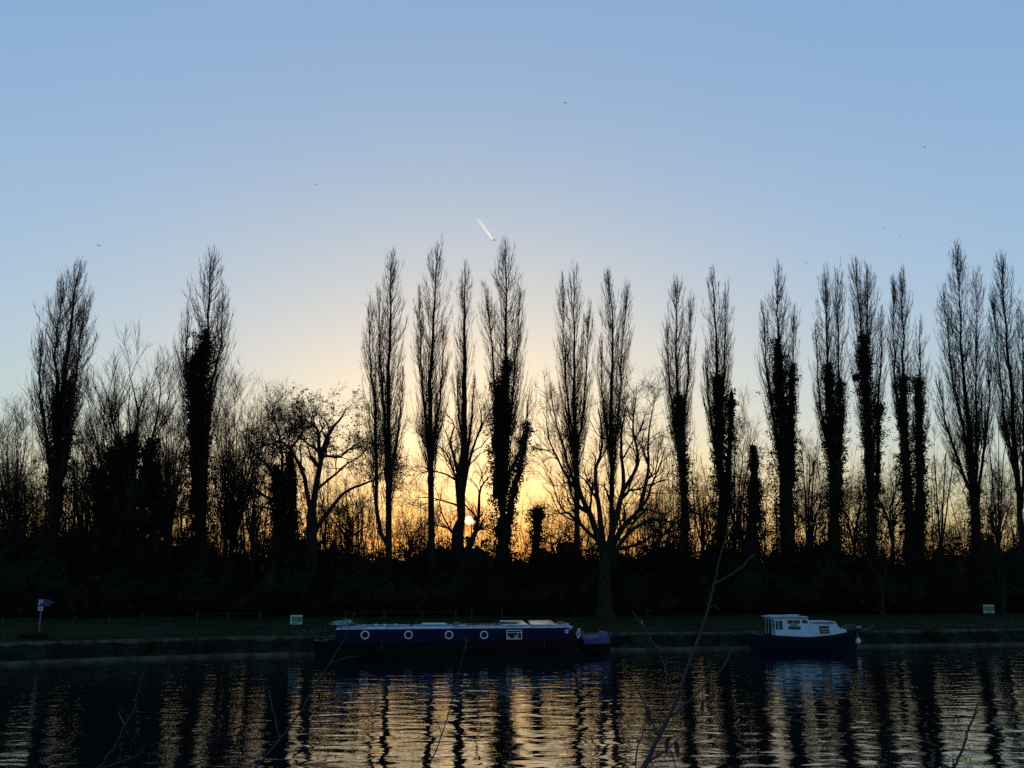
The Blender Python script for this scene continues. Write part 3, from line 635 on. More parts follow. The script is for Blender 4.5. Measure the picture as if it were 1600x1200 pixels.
def xprism(prof_yz, x0, x1, rake0=0, rake1=0):
    bm = bmesh.new(); zmin = min(z for y, z in prof_yz)
    a = [bm.verts.new((x0 + rake0 * (z - zmin), y, z)) for y, z in prof_yz]; b = [bm.verts.new((x1 - rake1 * (z - zmin), y, z)) for y, z in prof_yz]
    bm.faces.new(a); bm.faces.new(b[::-1])
    for i in range(len(a)): j = (i + 1) % len(a); bm.faces.new((a[j], a[i], b[i], b[j]))
    return bm
cx0, cx1 = B.x(522), B.x(898)
zr = B.z(700, 984)
bm_obj('cabin', xprism([(.07, .62), (.13, zr + .035), (1.94, zr + .035), (2.0, .62)], cx0, cx1, .25, .1), M['navy_cabin'], nb)
roof = bm_obj('roof', xprism([(.10, zr + .038), (.115, zr + .075), (.5, zr + .10), (1.035, zr + .11), (1.57, zr + .10), (1.95, zr + .075), (1.97, zr + .038)], cx0 + .08, cx1 - .03, .1, .1), M['roof'], nb)
bm = bmesh.new()
for y in (.2, 1.87):
    rod(bm, (cx0 + .3, y, zr + .15), (cx1 - .3, y, zr + .15), .016)
    for i in range(12): x = cx0 + .4 + i * (cx1 - cx0 - .8) / 11; rod(bm, (x, y, zr + .08), (x, y, zr + .15), .012, 6)
bm_obj('handrail', bm, M['roof'], roof)
def side_y(z): return .07 + .06 * (z - .55) / (zr - .55)
for px in (570.5, 638.5, 702, 757):
    z = B.z(px, 992.3); x = B.x(px); y = side_y(z)
    ring = bm_obj('porthole', torus(bmesh.new(), (x, y - .012, z), .15, .026, 'Y', 28, 8), M['brass'], nb)
    bm = bmesh.new(); bmesh.ops.create_cone(bm, cap_ends=True, segments=24, radius1=.145, radius2=.145, depth=.02, matrix=Matrix.Translation((x, y - .004, z)) @ Matrix.Rotation(math.pi / 2, 4, 'X'))
    bm_obj('glass', bm, M['glass'], ring)
x0, x1, z0, z1 = B.x(792), B.x(816), B.z(804, 999), B.z(804, 984.5)
bm = bmesh.new(); t_ = .028; y = side_y(z1)
for a in ((x0, x0 + t_, z0, z1), (x1 - t_, x1, z0, z1), (x0 + t_, x1 - t_, z0, z0 + t_), (x0 + t_, x1 - t_, z1 - t_, z1), (x0 + t_, x1 - t_, z1 - .12, z1 - .10), (x0 + .47, x0 + .49, z0 + t_, z1 - .12)):
    box(a[0], a[1], .045, .105, a[2], a[3], bm)
wn = bm_obj('window', bm, M['brass'], nb)
bm_obj('glass', box(x0 + t_, x1 - t_, .075, .12, z0 + t_, z1 - t_), M['glass'], wn)
bm_obj('curtain', box(x0 + .33, x0 + .45, .060, .074, z0 + t_, z0 + .15), M['pale_sign'], wn)
bm_obj('curtain', box(x0 + t_, x0 + .14, .060, .074, z0 + t_, z0 + .11), M['pale_sign'], wn)
bm = bmesh.new(); xa, xb, za, zb_ = B.x(884), B.x(888.5), B.z(886, 989.5), B.z(886, 983.6)
for a in ((xa, xa + .035, za, zb_), (xb - .035, xb, za, zb_), (xa + .035, xb - .035, za, za + .03), (xa + .07, xb - .07, zb_ - .06, zb_ - .03)): box(a[0], a[1], .07, .14, a[2], a[3], bm)
bm_obj('licence_plate', bm, M['white_sign'], nb)
bm_obj('deck_light', box(B.x(891), B.x(893.5), .09, .14, B.z(892, 984), B.z(892, 982)), M['white_sign'], nb)
# illegible pale name strokes on the bow
rg = np.random.default_rng(2); x = B.x(490)
while x < B.x(513):
    h = rg.uniform(.06, .13); yb = 1.035 - np.interp(x, [s_[0] for s_ in st], [s_[1] for s_ in st]); bm = bmesh.new()
    v = [bm.verts.new((x + dx, yb - .03 - dx * .5, .68 + dz)) for dx, dz in ((0, 0), (.02, 0), (.02, h * .4), (.055, h * .4), (.055, h * .55), (.02, h * .55), (.02, h), (0, h))]
    ex = bmesh.ops.extrude_face_region(bm, geom=[bm.faces.new(v)]); bmesh.ops.translate(bm, verts=[q for q in ex['geom'] if isinstance(q, bmesh.types.BMVert)], vec=(0, .06, 0))
    bm_obj('letter', bm, M['pale_sign'], nb); x += rg.uniform(.075, .11)
def roofpanel(name, pa, pb, ya, yb, h0, h1, m, parent=roof):
    """tilted sheet on the roof: near edge at h0, far edge at h1, on two feet"""
    xa, xb = B.x(pa), B.x(pb); bm = bmesh.new()
    lo = [bm.verts.new(v) for v in ((xa, ya, zr + h0), (xb, ya, zr + h0), (xb - .06, yb, zr + h1), (xa + .06, yb, zr + h1))]
    hi = [bm.verts.new(v.co + Vector((0, 0, .035))) for v in lo]
    bm.faces.new(lo[::-1]); bm.faces.new(hi)
    for i in range(4): j = (i + 1) % 4; bm.faces.new((lo[i], lo[j], hi[j], hi[i]))
    for xx in (xa + .15, xb - .2): box(xx, xx + .04, yb - .1, yb - .05, zr + .09, zr + h1 + .01, bm)
    return bm_obj(name, bm, m, parent)
roofpanel('roof_board', 551, 573, .3, .6, .10, .13, M['white'])
roofpanel('roof_board', 661, 703, .9, 1.25, .17, .21, M['white'])
roofpanel('solar_panel', 731, 786, .7, 1.5, .13, .17, M['panel'])
for a, b in ((787, 829), (834, 875)):
    sp = roofpanel('solar_panel', a, b, .45, 1.3, .13, .26, M['panel'])
    xa, xb = B.x(a), B.x(b); bm = bmesh.new()
    rod(bm, (xa + .06, 1.3, zr + .30), (xb - .06, 1.3, zr + .30), .02, 6); bm_obj('panel_frame', bm, M['alu'], sp)
    bm = bmesh.new(); rod(bm, (xa, .45, zr + .17), (xb, .45, zr + .17), .014, 6); bm_obj('panel_frame', bm, M['alu'], sp)
bm = bmesh.new(); rod(bm, (B.x(604), .55, zr + .13), (B.x(640), .62, zr + .15), .03); bm_obj('boat_pole', bm, M['rope'], roof)
for px in (588, 602, 619): bmx = bmesh.new(); rod(bmx, (B.x(px), .7, zr + .09), (B.x(px), .7, zr + .2), .045, 10); rod(bmx, (B.x(px), .7, zr + .2), (B.x(px), .7, zr + .23), .07, 10); bm_obj('mushroom_vent', bmx, M['brass'], roof)
bm = bmesh.new(); rod(bm, (B.x(646), 1.0, zr + .1), (B.x(646), 1.0, zr + .24), .05, 10); rod(bm, (B.x(646), 1.0, zr + .24), (B.x(646), 1.0, zr + .27), .075, 10); bm_obj('chimney', bm, M['black'], roof)
# stern gear
bm = bmesh.new(); xs_ = LB - .35
rod(bm, (xs_, 1.03, .5), (xs_ + .05, 1.03, 1.04), .03); rod(bm, (xs_ + .05, 1.03, 1.04), (xs_ - .55, 1.0, 1.12), .024); rod(bm, (xs_ - .55, 1.0, 1.12), (xs_ - .75, 1.0, 1.13), .032)
bm_obj('tiller', bm, M['brass'], nb)
bm = torus(bmesh.new(), (0, 0, 0), .2, .035, 'Y', 24, 8)
ho = bm_obj('stern_hoop', bm, M['buoy'], nb); ho.location = (LB + .02, .55, B.z(905, 991)); ho.rotation_euler = (R(12), R(20), R(62))
# things standing on the narrowboat
def rel(F_, x, y, z):
    c, s = math.cos(F_.rz), math.sin(F_.rz); return (F_.o[0] + x * c - y * s, F_.o[1] + x * s + y * c, z)
def can(name, label, cat, F_, px, y, z, r, h, m, cap):
    t = thing(name, label, cat, rel(F_, F_.x(px), y, z), SL)
    bm = box(-r, r, -r * .7, r * .7, 0, h); bm_obj('body', bm, m, t, .02)
    bm = bmesh.new(); rod(bm, (-r * .6, 0, h), (-r * .6, 0, h + .05), .025, 8); rod(bm, (-.02, 0, h + .04), (r * .7, 0, h + .04), .012, 6); rod(bm, (r * .7, 0, h - .01), (r * .7, 0, h + .04), .012, 6); bm_obj('cap_and_handle', bm, cap, t)
    return t
can('fuel_can', 'small red can on the stern end of the narrowboat roof', 'can', B, 882, .7, zr + .13, .14, .16, M['red'], M['black'])
can('storage_box', 'pale box at the stern end of the narrowboat roof beside the red can', 'box', B, 889, .5, zr + .10, .13, .10, M['white'], M['steel'])
def potted(label, F_, px, y, z, r, h, n, seed, m='plant'):
    t = thing('potted_plant', label, 'plant', rel(F_, F_.x(px), y, z), 0, 'pot plants on the narrowboat')
    bm = bmesh.new(); bmesh.ops.create_cone(bm, cap_ends=True, segments=14, radius1=r * .55, radius2=r * .8, depth=.16, matrix=Matrix.Translation((0, 0, .08))); bm_obj('pot', bm, M['steel'], t)
    rg = np.random.default_rng(seed); g = Geo(); a = rg.normal(size=(n, 3)) * np.array([r, r, h * .35]) + np.array([0, 0, .16 + h * .45]); g.leaves(a, .045, rg)
    g.tubes(np.stack([np.tile([0, 0, .14], (14, 1)), a[:14]], 1), np.full((14, 2), .006), 3); g.build('foliage', M[m], t)
potted('straggly grey-green plant in a pot on the narrowboat bow deck', B, 506, 1.0, .66, .16, .42, 160, 1)
potted('small dark plant in a pot at the very tip of the narrowboat bow', B, 494, 1.0, .74, .12, .18, 100, 2)
potted('pale plant in a pot on the front end of the narrowboat roof', B, 530, .7, zr + .06, .17, .14, 150, 3, 'pale_sign')
potted('pale tuft in a pot on the roof just behind the front plant', B, 541, .6, zr + .08, .11, .14, 110, 4, 'pale_sign')
potted('dark green row of herbs in a pot on the front roof', B, 552, 1.3, zr + .10, .24, .12, 160, 5)
bm = bmesh.new(); rg = np.random.default_rng(9)
for i in range(4): torus(bm, (rg.normal() * .02, rg.normal() * .02, .03 + i * .045), .15 - .012 * i, .022, 'Z', 20, 6)
o = bm_obj('rope_coil', bm, M['rope'], None); o.location = rel(B, B.x(716), .6, zr + .11); tag(o, 'coiled mooring rope on the middle of the narrowboat roof', 'rope')
can('toolbox', 'pale low box beside the coiled rope on the narrowboat roof', 'box', B, 724, .5, zr + .10, .16, .08, M['roof'], M['steel'])
# mooring lines
def side_fender(label, F_, px, y, ztop, ln=.42):
    t = thing('side_fender', label, 'fender', rel(F_, F_.x(px), y, ztop), 0, 'dark fenders hung on the boats')
    bm = bmesh.new(); bmesh.ops.create_uvsphere(bm, u_segments=12, v_segments=10, radius=.075, matrix=Matrix.Translation((0, 0, -.12 - ln / 2)) @ Matrix.Diagonal((1, 1, ln / .15, 1))); o = bm_obj('body', bm, M['black'], t); o.data.shade_smooth()
    bm = bmesh.new(); rod(bm, (0, 0, -.14), (0, .06, .02), .008, 6); bm_obj('lanyard', bm, M['rope'], t)
for px, lab in ((596, 'dark fender on the narrowboat side between the first two portholes'), (728, 'dark fender on the narrowboat side between the last two portholes'), (850, 'dark fender on the narrowboat side right of its square window')): side_fender(lab, B, px, -.085, .5)
def line(label, a, b, sag=.12):
    u = np.linspace(0, 1, 12)[:, None]; P = np.array(a) * (1 - u) + np.array(b) * u; P[:, 2] -= sag * 4 * (u * (1 - u))[:, 0]
    g = Geo(); g.tubes(P, np.full(12, .014), 6, True); return tag(g.build('mooring_line', M['rope'], None, a), label, 'rope')
p1 = on_lawn(474, 985)
line('thin mooring line from the narrowboat bow to the bank', rel(B, .35, 1.2, .80), (p1[0], p1[1], p1[2] + .05))

# ------------------------------------------------------------------ blue covered dinghy
D = Hullframe(914, 33.6); LD = D.x(960)
dg = thing('dinghy', 'small dinghy under a blue cover moored right of the narrowboat stern', 'boat', D.o, SL)
ds = [(0, .45), (.3, .58), (.8, .62), (LD - .45, .5), (LD - .15, .28), (LD, .04)]
bm = bmesh.new(); rings = [[bm.verts.new((x, .65 + s * b * k, z)) for s, z, k in ((-1, .54, 1), (-1, .1, .85), (-1, -.2, .3), (1, -.2, .3), (1, .1, .85), (1, .54, 1))] for x, b in ds]
for a, b in zip(rings, rings[1:]):
    for j in range(6): bm.faces.new((a[j], b[j], b[(j + 1) % 6], a[(j + 1) % 6]))
bm.faces.new(rings[0]); bm.faces.new(rings[-1][::-1]); bm_obj('hull', bm, M['black'], dg)
bm = bmesh.new(); rings = []
rgd = np.random.default_rng(3)
for i, (x, b) in enumerate(ds):
    h = [.18, .22, .27, .42, .38, .2][i]
    rings.append([bm.verts.new((x + rgd.normal() * .01, .65 + (b + .03) * math.cos(math.pi - a), .45 + (h + .10) * math.sin(a) ** .7 + rgd.normal() * .012)) for a in np.linspace(0, math.pi, 9)])
for a, b in zip(rings, rings[1:]):
    for j in range(8): bm.faces.new((a[j], b[j], b[j + 1], a[j + 1]))
bm.faces.new(rings[0]); bm.faces.new(rings[-1][::-1]); bm_obj('cover', bm, M['tarp'], dg)
bm = bmesh.new(); rod(bm, (LD - .02, .65, .5), (LD + .03, .65, .94), .016, 6); bm_obj('post', bm, M['steel'], dg)
bm = bmesh.new(); rod(bm, (.12, .65, .6), (.10, .65, .98), .016, 6); bm_obj('post', bm, M['steel'], dg)

# ------------------------------------------------------------------ cabin cruiser
Cf = Hullframe(1180, 36.2, -.05)
cr_ = thing('cabin_cruiser', 'white-cabined motor cruiser with navy hull moored on the right', 'boat', Cf.o, Cf.rz)
X, Z = Cf.x, Cf.z
MID = 1.0
sheer = [(1185, 992.5, .78), (1195, 993, .88), (1212, 994, .95), (1245, 995.5, .98), (1270, 995.5, .98), (1295, 993, .90), (1315, 989.5, .72), (1330, 986.5, .50), (1342, 984, .25), (1350, 982, .04)]
bm = bmesh.new(); rings = []; sh3 = []
for px, py, b in sheer:
    px += 9.5 * (MID - b)
    x, z = X(px), Z(px, py); sh3.append((x, MID - b, z)); f = min(1, (1360 - px) / 60)
    rk = .28 * (1 - f)
    rings.append([bm.verts.new((x - rk * k2, MID + s * b * k, zz)) for s, zz, k, k2 in ((-1, z, 1, 0), (-1, z * .72, .985, .2), (-1, z * .4, .94, .5), (-1, -.02, .8, 1), (-1, -.4, .2, 1.4), (1, -.4, .2, 1.4), (1, -.02, .8, 1), (1, z * .4, .94, .5), (1, z * .72, .985, .2), (1, z, 1, 0))])
for a, b in zip(rings, rings[1:]):
    for j in range(10): bm.faces.new((a[j], b[j], b[(j + 1) % 10], a[(j + 1) % 10]))
bm.faces.new(rings[0]); bm.faces.new(rings[-1][::-1]); bm_obj('hull', bm, M['navy'], cr_)
bm = bmesh.new()
for a, b in zip(sh3, sh3[1:]): rod(bm, (a[0], a[1] - .01, a[2] - .1), (b[0], b[1] - .01, b[2] - .1), .026, 6)
bm_obj('rubbing_strake', bm, M['plane_bark'], cr_)
def side(prof, y0, y1):
    """(px,py) side outline extruded across the boat"""
    return prism([(X(px, py), Z(px, py)) for px, py in prof], y0, y1)
def lean(bm, k=.05):
    """sides lean inwards towards the roof"""
    for v in bm.verts: v.co.y += (k if v.co.y < MID else -k) * max(0, v.co.z - .55) * 1.6
    return bm
Y0_, Y1_ = .12, 1.88
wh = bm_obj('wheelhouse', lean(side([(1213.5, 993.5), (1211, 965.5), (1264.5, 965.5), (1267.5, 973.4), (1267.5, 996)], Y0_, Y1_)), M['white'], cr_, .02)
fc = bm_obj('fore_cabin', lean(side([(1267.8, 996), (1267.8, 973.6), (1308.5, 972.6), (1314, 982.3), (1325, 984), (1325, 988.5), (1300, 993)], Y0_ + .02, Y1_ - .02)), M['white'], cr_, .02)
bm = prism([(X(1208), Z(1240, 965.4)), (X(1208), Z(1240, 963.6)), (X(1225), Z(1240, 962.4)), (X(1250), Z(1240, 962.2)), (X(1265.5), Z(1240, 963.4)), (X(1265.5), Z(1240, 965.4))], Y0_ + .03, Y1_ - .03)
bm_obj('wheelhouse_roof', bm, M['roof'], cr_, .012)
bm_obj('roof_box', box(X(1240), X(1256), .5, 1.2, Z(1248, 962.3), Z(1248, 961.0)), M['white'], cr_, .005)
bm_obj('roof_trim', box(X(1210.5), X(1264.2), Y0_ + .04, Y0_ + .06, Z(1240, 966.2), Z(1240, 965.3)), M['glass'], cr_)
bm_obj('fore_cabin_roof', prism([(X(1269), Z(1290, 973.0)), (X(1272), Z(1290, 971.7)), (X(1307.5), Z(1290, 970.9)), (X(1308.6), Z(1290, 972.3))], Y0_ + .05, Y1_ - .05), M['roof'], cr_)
bm_obj('grab_rail', box(X(1273), X(1306), Y0_ + .03, Y0_ + .045, Z(1290, 974.2), Z(1290, 973.4)), M['glass'], cr_)
def window(prof, bars=(), y=Y0_ - .006):
    w = bm_obj('window', lean(side(prof, y, y + .03)), M['glass'], cr_)
    for i, (a, b, c, d) in enumerate(bars): bm_obj('window_bar', lean(box(X(a), X(b), y - .012, y - .002, Z(a, d), Z(a, c))), M['white'], w)
    return w
window([(1214, 984), (1213, 970), (1224, 970), (1225, 984)], [(1218.2, 1219.0, 970, 984)])
window([(1232.5, 974.7), (1232, 969.2), (1251.5, 969.2), (1252, 974.7)], [(1241.8, 1242.4, 969.2, 974.7)])
window([(1236, 978.2), (1236, 976), (1249, 976), (1249, 978.2)])
window([(1233.5, 984), (1233, 979), (1252.5, 979), (1253, 984)])
window([(1255.5, 974.2), (1255, 969), (1262.5, 969), (1264.8, 974.2)])
window([(1283, 990.8), (1281.5, 978.4), (1297.5, 978.2), (1299, 990.2)], [(1283, 1298.5, 982.8, 983.8), (1284, 1298, 987, 987.4)], Y0_ + .012)
# front windscreen, seen only from ahead
for k in range(2):
    ya = Y0_ + .2 + k * .75; bm = bmesh.new()
    vs4 = [bm.verts.new((X(p, q) + .012, yy, Z(p, q))) for p, q, yy in ((1265.2, 967.5, ya), (1265.2, 967.5, ya + .6), (1267.2, 972.7, ya + .6), (1267.2, 972.7, ya))]
    ex = bmesh.ops.extrude_face_region(bm, geom=[bm.faces.new(vs4)]); bmesh.ops.translate(bm, verts=[v for v in ex['geom'] if isinstance(v, bmesh.types.BMVert)], vec=(.01, 0, .01)); bm_obj('windscreen', bm, M['glass'], cr_)
# aft end of the wheelhouse: door between two dark panes, under the roof edge
xa = X(1210.5); za, zb_ = Z(1212, 991.5), Z(1212, 967.5)
bm_obj('cabin_door', box(xa - .05, xa - .005, .78, 1.18, za - .02, zb_), mat('door_brown', (.012, .004, .003), .6, .3, 9), cr_)
for ya, yb in ((.26, .68), (1.28, 1.70)): bm_obj('aft_window', box(xa - .03, xa - .005, ya, yb, Z(1212, 983), zb_ - .02), M['glass'], cr_)
for ya in (.18, .73, 1.23): bm_obj('door_post', box(xa - .07, xa - .052, ya - .022, ya + .022, za - .02, zb_ + .02), M['white'], cr_)
bm_obj('cockpit_coaming', box(X(1199), xa - .08, Y0_ + .05, Y0_ + .09, Z(1205, 993), Z(1205, 990.5)), M['navy'], cr_)
bm_obj('roof_lamp', box(X(1207), X(1212), .5, .7, Z(1206, 964.4), Z(1206, 960.9)), M['white'], cr_, .01)
bm_obj('bow_cover', side([(1328, 988.0), (1328, 982.6), (1340, 981.6), (1351, 982.2), (1350, 984.2)], .62, 1.38), M['teal'], cr_, .02)
bm = bmesh.new(); rod(bm, (X(1353.5), MID, Z(1345, 984)), (X(1353.5), MID, Z(1345, 980.8)), .028, 8); rod(bm, (X(1353), MID - .18, Z(1345, 980.9)), (X(1360), MID + .1, Z(1345, 980.9)), .026, 8); bm_obj('bow_fairlead', bm, M['white'], cr_)
bm = bmesh.new(); zr_ = Z(1330, 977.5)
for px, y in ((1330, .55), (1342, .75)): rod(bm, (X(px), y, Z(px, 985)), (X(px), y, zr_), .011, 6)
rod(bm, (X(1316), .35, Z(1316, 982)), (X(1330), .55, zr_), .011, 6); rod(bm, (X(1330), .55, zr_), (X(1342), .75, zr_), .011, 6); rod(bm, (X(1342), .75, zr_), (X(1356), MID, Z(1345, 979.5)), .011, 6)
bm_obj('bow_rail', bm, M['steel'], cr_)
ft = thing('boat_fender', 'round white fender hanging from the bow of the white-cabined cruiser', 'fender', rel(Cf, X(1348.5), .62, Z(1342, 1003)), 0)
bm = bmesh.new(); bmesh.ops.create_uvsphere(bm, u_segments=20, v_segments=14, radius=.118, matrix=Matrix.Diagonal((1, 1, 1.12, 1))); rod(bm, (0, 0, .11), (0, 0, .17), .035, 10)
o = bm_obj('ball', bm, M['buoy'], ft); o.data.shade_smooth()
bm = bmesh.new(); rod(bm, (0, 0, .16), (.05, .3, .55), .011, 6); bm_obj('lanyard', bm, M['rope'], ft)
p1 = on_lawn(1366, 978)
line('thin mooring line from the cruiser bow to the bank', rel(Cf, X(1356), MID, Z(1348, 983)), (p1[0], p1[1], p1[2] + .03))

# ------------------------------------------------------------------ signs and posts on the lawn
p = on_lawn(60, 999); Yp = p[1]
sg_ = thing('parking_sign', 'blue parking sign with white letter P on a grey pole, at the left', 'sign', p, R(4))
zt = lambda py: at(62, py, Yp)[2] - p[2]
w_ = 10.2 * Yp / F
bm = bmesh.new(); rod(bm, (0, 0, -.1), (.01, 0, zt(937)), .024, 10); bm_obj('pole', bm, M['steel'], sg_)
pl = bm_obj('plate', box(-w_ / 2, w_ / 2, -.045, -.03, zt(948), zt(936)), M['blue_sign'], sg_, .004)
text_mesh('letter', 'P', .33, M['white_sign'], pl, (0.0, -.0475, (zt(948) + zt(936)) / 2))
lp = bm_obj('lower_plate', box(-w_ * .34, w_ * .36, -.045, -.03, zt(953.8), zt(948.4)), M['white_sign'], sg_, .003)
bm_obj('symbol', box(-w_ * .16, w_ * .18, -.049, -.0455, zt(952.4), zt(949.6)), M['tarp'], lp)
o = bm_obj('side_plate', box(.0, .30, -.0075, .0075, zt(947), zt(937)), M['blue_sign'], sg_); o.location = (.04, .03, 0); o.rotation_euler = (0, 0, R(52))
bm_obj('bracket', box(.22, .40, .18, .20, zt(942), zt(940.6)), M['steel'], sg_)
bm = bmesh.new(); rod(bm, (0.0, -.03, zt(974)), (0.0, .03, zt(974)), .03, 8); rod(bm, (-.14, 0, zt(973)), (0, 0, zt(973)), .010, 6); bm_obj('clamp', bm, M['steel'], sg_)
gt = Geo(); rg = np.random.default_rng(8); n = 500; a = rg.normal(size=(n, 3)) * [.35, .15, 0]; d = unit(np.array([0, 0, 1.]) + rg.normal(size=(n, 3)) * .4); gt.tubes(np.stack([a, a + d * rg.uniform(.15, .42, n)[:, None]], 1), np.broadcast_to(np.array([[.012, .002]]), (n, 2)), 3)
o = gt.build('grass_tuft', M['ivy']); o.location = (p[0] - .05, p[1] - .15, p[2] - .02); tag(o, 'dark grass tuft at the foot of the parking sign', 'grass tuft')
def board(label, x0, x1, y0, y1, foot_py, big):
    p = on_lawn((x0 + x1) / 2, foot_py); Yb = p[1]; t = thing('notice_board', label, 'sign', p, R(3))
    zt = lambda py: at((x0 + x1) / 2, py, Yb)[2] - p[2]; w = (x1 - x0) * Yb / F / 2; za, zb = zt(y1), zt(y0); h = zb - za
    for s in (-1, 1): bm = box(s * w * .7 - .03, s * w * .7 + .03, .0, .05, -.1, zb - .02); bm_obj('post', bm, M['wood'], t)
    pn = bm_obj('panel', box(-w, w, -.03, -.004, za, zb), M['pale_sign'], t, .003)
    bm_obj('green_field', box(-w * .78 if big else -w * .96, w * .97, -.038, -.032, za + h * .26, za + h * .80), M['green_sign'], pn)
    bm_obj('footer_text', box(-w * .6, w * .5, -.036, -.032, za + h * .08, za + h * .16), M['blue_sign'], pn)
    rg = np.random.default_rng(int(x0)); bm = bmesh.new()
    for k in range(3):
        zz = za + h * (.66 - .13 * k); box(-w * .6, w * rg.uniform(.1, .7), -.0415, -.0385, zz, zz + h * .03, bm)
    bm_obj('text_lines', bm, mat('faint_green_text', (.06, .22, .09), .6, .2, 9), pn)
board('green and white notice board on the bank left of the narrowboat', 453, 471.5, 961, 975.5, 991, True)
board('green and white notice board on the lawn at far right', 1537.5, 1555, 945, 958, 969, False)

def post_mesh():
    bm = box(-.06, .06, -.06, .06, -.1, .52)
    bmesh.ops.bevel(bm, geom=bm.edges[:], offset=.012, segments=1, affect='EDGES')
    bmesh.ops.create_cube(bm, size=1, matrix=Matrix.Translation((0, 0, .535)) @ Matrix.Diagonal((.16, .16, .03, 1)))
    bmesh.ops.recalc_face_normals(bm, faces=bm.faces[:])
    me = bpy.data.meshes.new('lawn_post'); bm.to_mesh(me); bm.free(); me.materials.append(M['wood']); return me
pm = post_mesh()
for px, py, lab in [(4, 980, 'short post at the left picture edge'), (115, 976, 'short post on the lawn right of the parking sign'), (170, 974, 'short post on the lawn, second right of the parking sign'), (221, 972, 'short post on the lawn above the teal marker'), (266, 982, 'pale short post on the lawn right of the teal marker'), (259, 993, 'short post near the bank edge right of the teal marker'),
        (737, 964, 'short post on the lawn just right of the long knee rail'), (784, 963, 'short post on the lawn behind the narrowboat window'), (899, 962, 'short post on the lawn behind the narrowboat stern'), (1011, 961, 'short post on the lawn right of the pale plane trunk'), (1060, 960, 'short post on the lawn, second right of the pale plane trunk'), (1195, 957, 'short post on the lawn behind the cruiser aft canopy'),
        (1343, 956, 'short post on the lawn behind the cruiser bow'), (1422, 954, 'short post on the lawn right of the young rounded tree'), (1513, 954, 'short post on the lawn left of the right notice board')]:
    p = on_lawn(px, py); o = bpy.data.objects.new('lawn_post', pm); COL.objects.link(o); o.location = tuple(p); o.rotation_euler = (R(rng.normal() * 3), R(rng.normal() * 3), rng.uniform(-.3, .5)); o.scale = (1, 1, rng.uniform(.8, 1.1))
    tag(o, lab, 'post', 'short wooden posts along the lawn')
def knee_rail(label, pxs):
    P = [on_lawn(*q) for q in pxs]; t = thing('knee_rail', label, 'fence', P[0])
    for i, p in enumerate(P):
        o = link('post', pm, None, t); o.location = tuple(p - P[0])
        if i: bm = bmesh.new(); a = P[i - 1] - P[0] + [0, 0, .40]; b = p - P[0] + [0, 0, .40]; d = Vector(b - a); a = Vector(a) + d.normalized() * .07; b = Vector(b) - d.normalized() * .07; rod(bm, a, b, .024, 8); bm_obj('rail', bm, M['wood'], t)
knee_rail('low wooden knee rail on the lawn left of the spreading oak trunk', [(308, 970), (357, 969), (406, 968)])
knee_rail('low wooden knee rail on the lawn behind the narrowboat', [(540, 966), (600, 965.5), (660, 965), (712, 964.5)])
knee_rail('low wooden knee rail on the lawn behind the white cruiser', [(1282, 957), (1313, 956.5)])
p = on_lawn(231, 1000); t = thing('marker_post', 'short teal marker post on the bank edge between parking sign and left board', 'post', p)
bm_obj('post', box(-.05, .05, -.04, .04, -.1, .22), M['wood'], t); bm_obj('plate', box(-.09, .09, -.06, -.042, .08, .30), M['teal'], t)

# ------------------------------------------------------------------ sky things
for i, (px, py, sc, rz, lab) in enumerate([(883, 161, 1.1, .4, 'tiny bird high in the blue, highest of all'), (1445, 230, .8, 1.2, 'tiny bird high at the upper right'), (493, 289, .9, -.5, 'tiny bird in the sky left of the vapour trail'), (154, 384, 1.2, .2, 'tiny bird just above the leftmost poplar'),
        (192, 521, .7, .8, 'faint tiny bird between the two left poplars'), (1382, 357, .7, .1, 'faint tiny bird over the right-hand poplars'), (1407, 368, .7, -.6, 'faint tiny bird just right of another, over the right poplars'), (1260, 411, .8, .5, 'tiny bird low in the gap between two ivied poplars')]):
    Y = 170; p = at(px, py, Y); t = thing('bird', lab, 'bird', p, rz, 'birds in the evening sky'); t.scale = (sc,) * 3
    bm = bmesh.new(); bmesh.ops.create_uvsphere(bm, u_segments=8, v_segments=6, radius=.09, matrix=Matrix.Diagonal((.7, 2.0, .8, 1))); bm_obj('body', bm, M['bird'], t)
    for s in (-1, 1):
        bm = bmesh.new(); v = [bm.verts.new(q) for q in ((0, .1, .03), (s * .2, .12, .14), (s * .46, -.04, .06), (s * .22, -.06, .12), (0, -.1, .03))]; f = bm.faces.new(v)
        ex = bmesh.ops.extrude_face_region(bm, geom=[f]); bmesh.ops.translate(bm, verts=[q for q in ex['geom'] if isinstance(q, bmesh.types.BMVert)], vec=(0, 0, .02)); bm_obj('wing', bm, M['bird'], t)
def trail_mat():
    m = bpy.data.materials.new('vapour'); m.use_nodes = True; t = m.node_tree; t.nodes.clear()
    o = t.nodes.new('ShaderNodeOutputMaterial'); v = t.nodes.new('ShaderNodeVolumePrincipled'); v.inputs['Color'].default_value = (.86, .95, 1, 1)
    v.inputs['Density'].default_value = .05; v.inputs['Anisotropy'].default_value = .85; t.links.new(v.outputs[0], o.inputs['Volume']); return m
tm = trail_mat(); Yt = 3000; hd = at(771, 376, Yt)
ct = thing('contrail', 'short white double vapour trail in the sky above the central poplars', 'contrail', hd)
for a in ([(742, 338.5), (752, 352), (762, 365), (769, 374)], [(746.5, 339.5), (756, 353), (765, 366), (770, 374.5)]):
    P = resample([at(x, y, Yt + (376 - y) * 14) for x, y in a], 20); g = Geo(); wd = 2.3 * np.interp(np.linspace(0, 1, 20), [0, .25, .6, 1], [.3, 1.0, 1.15, .7])
    g.tubes(P, wd * 1.0, 10, True); g.build('vapour_streak', tm, ct, hd)
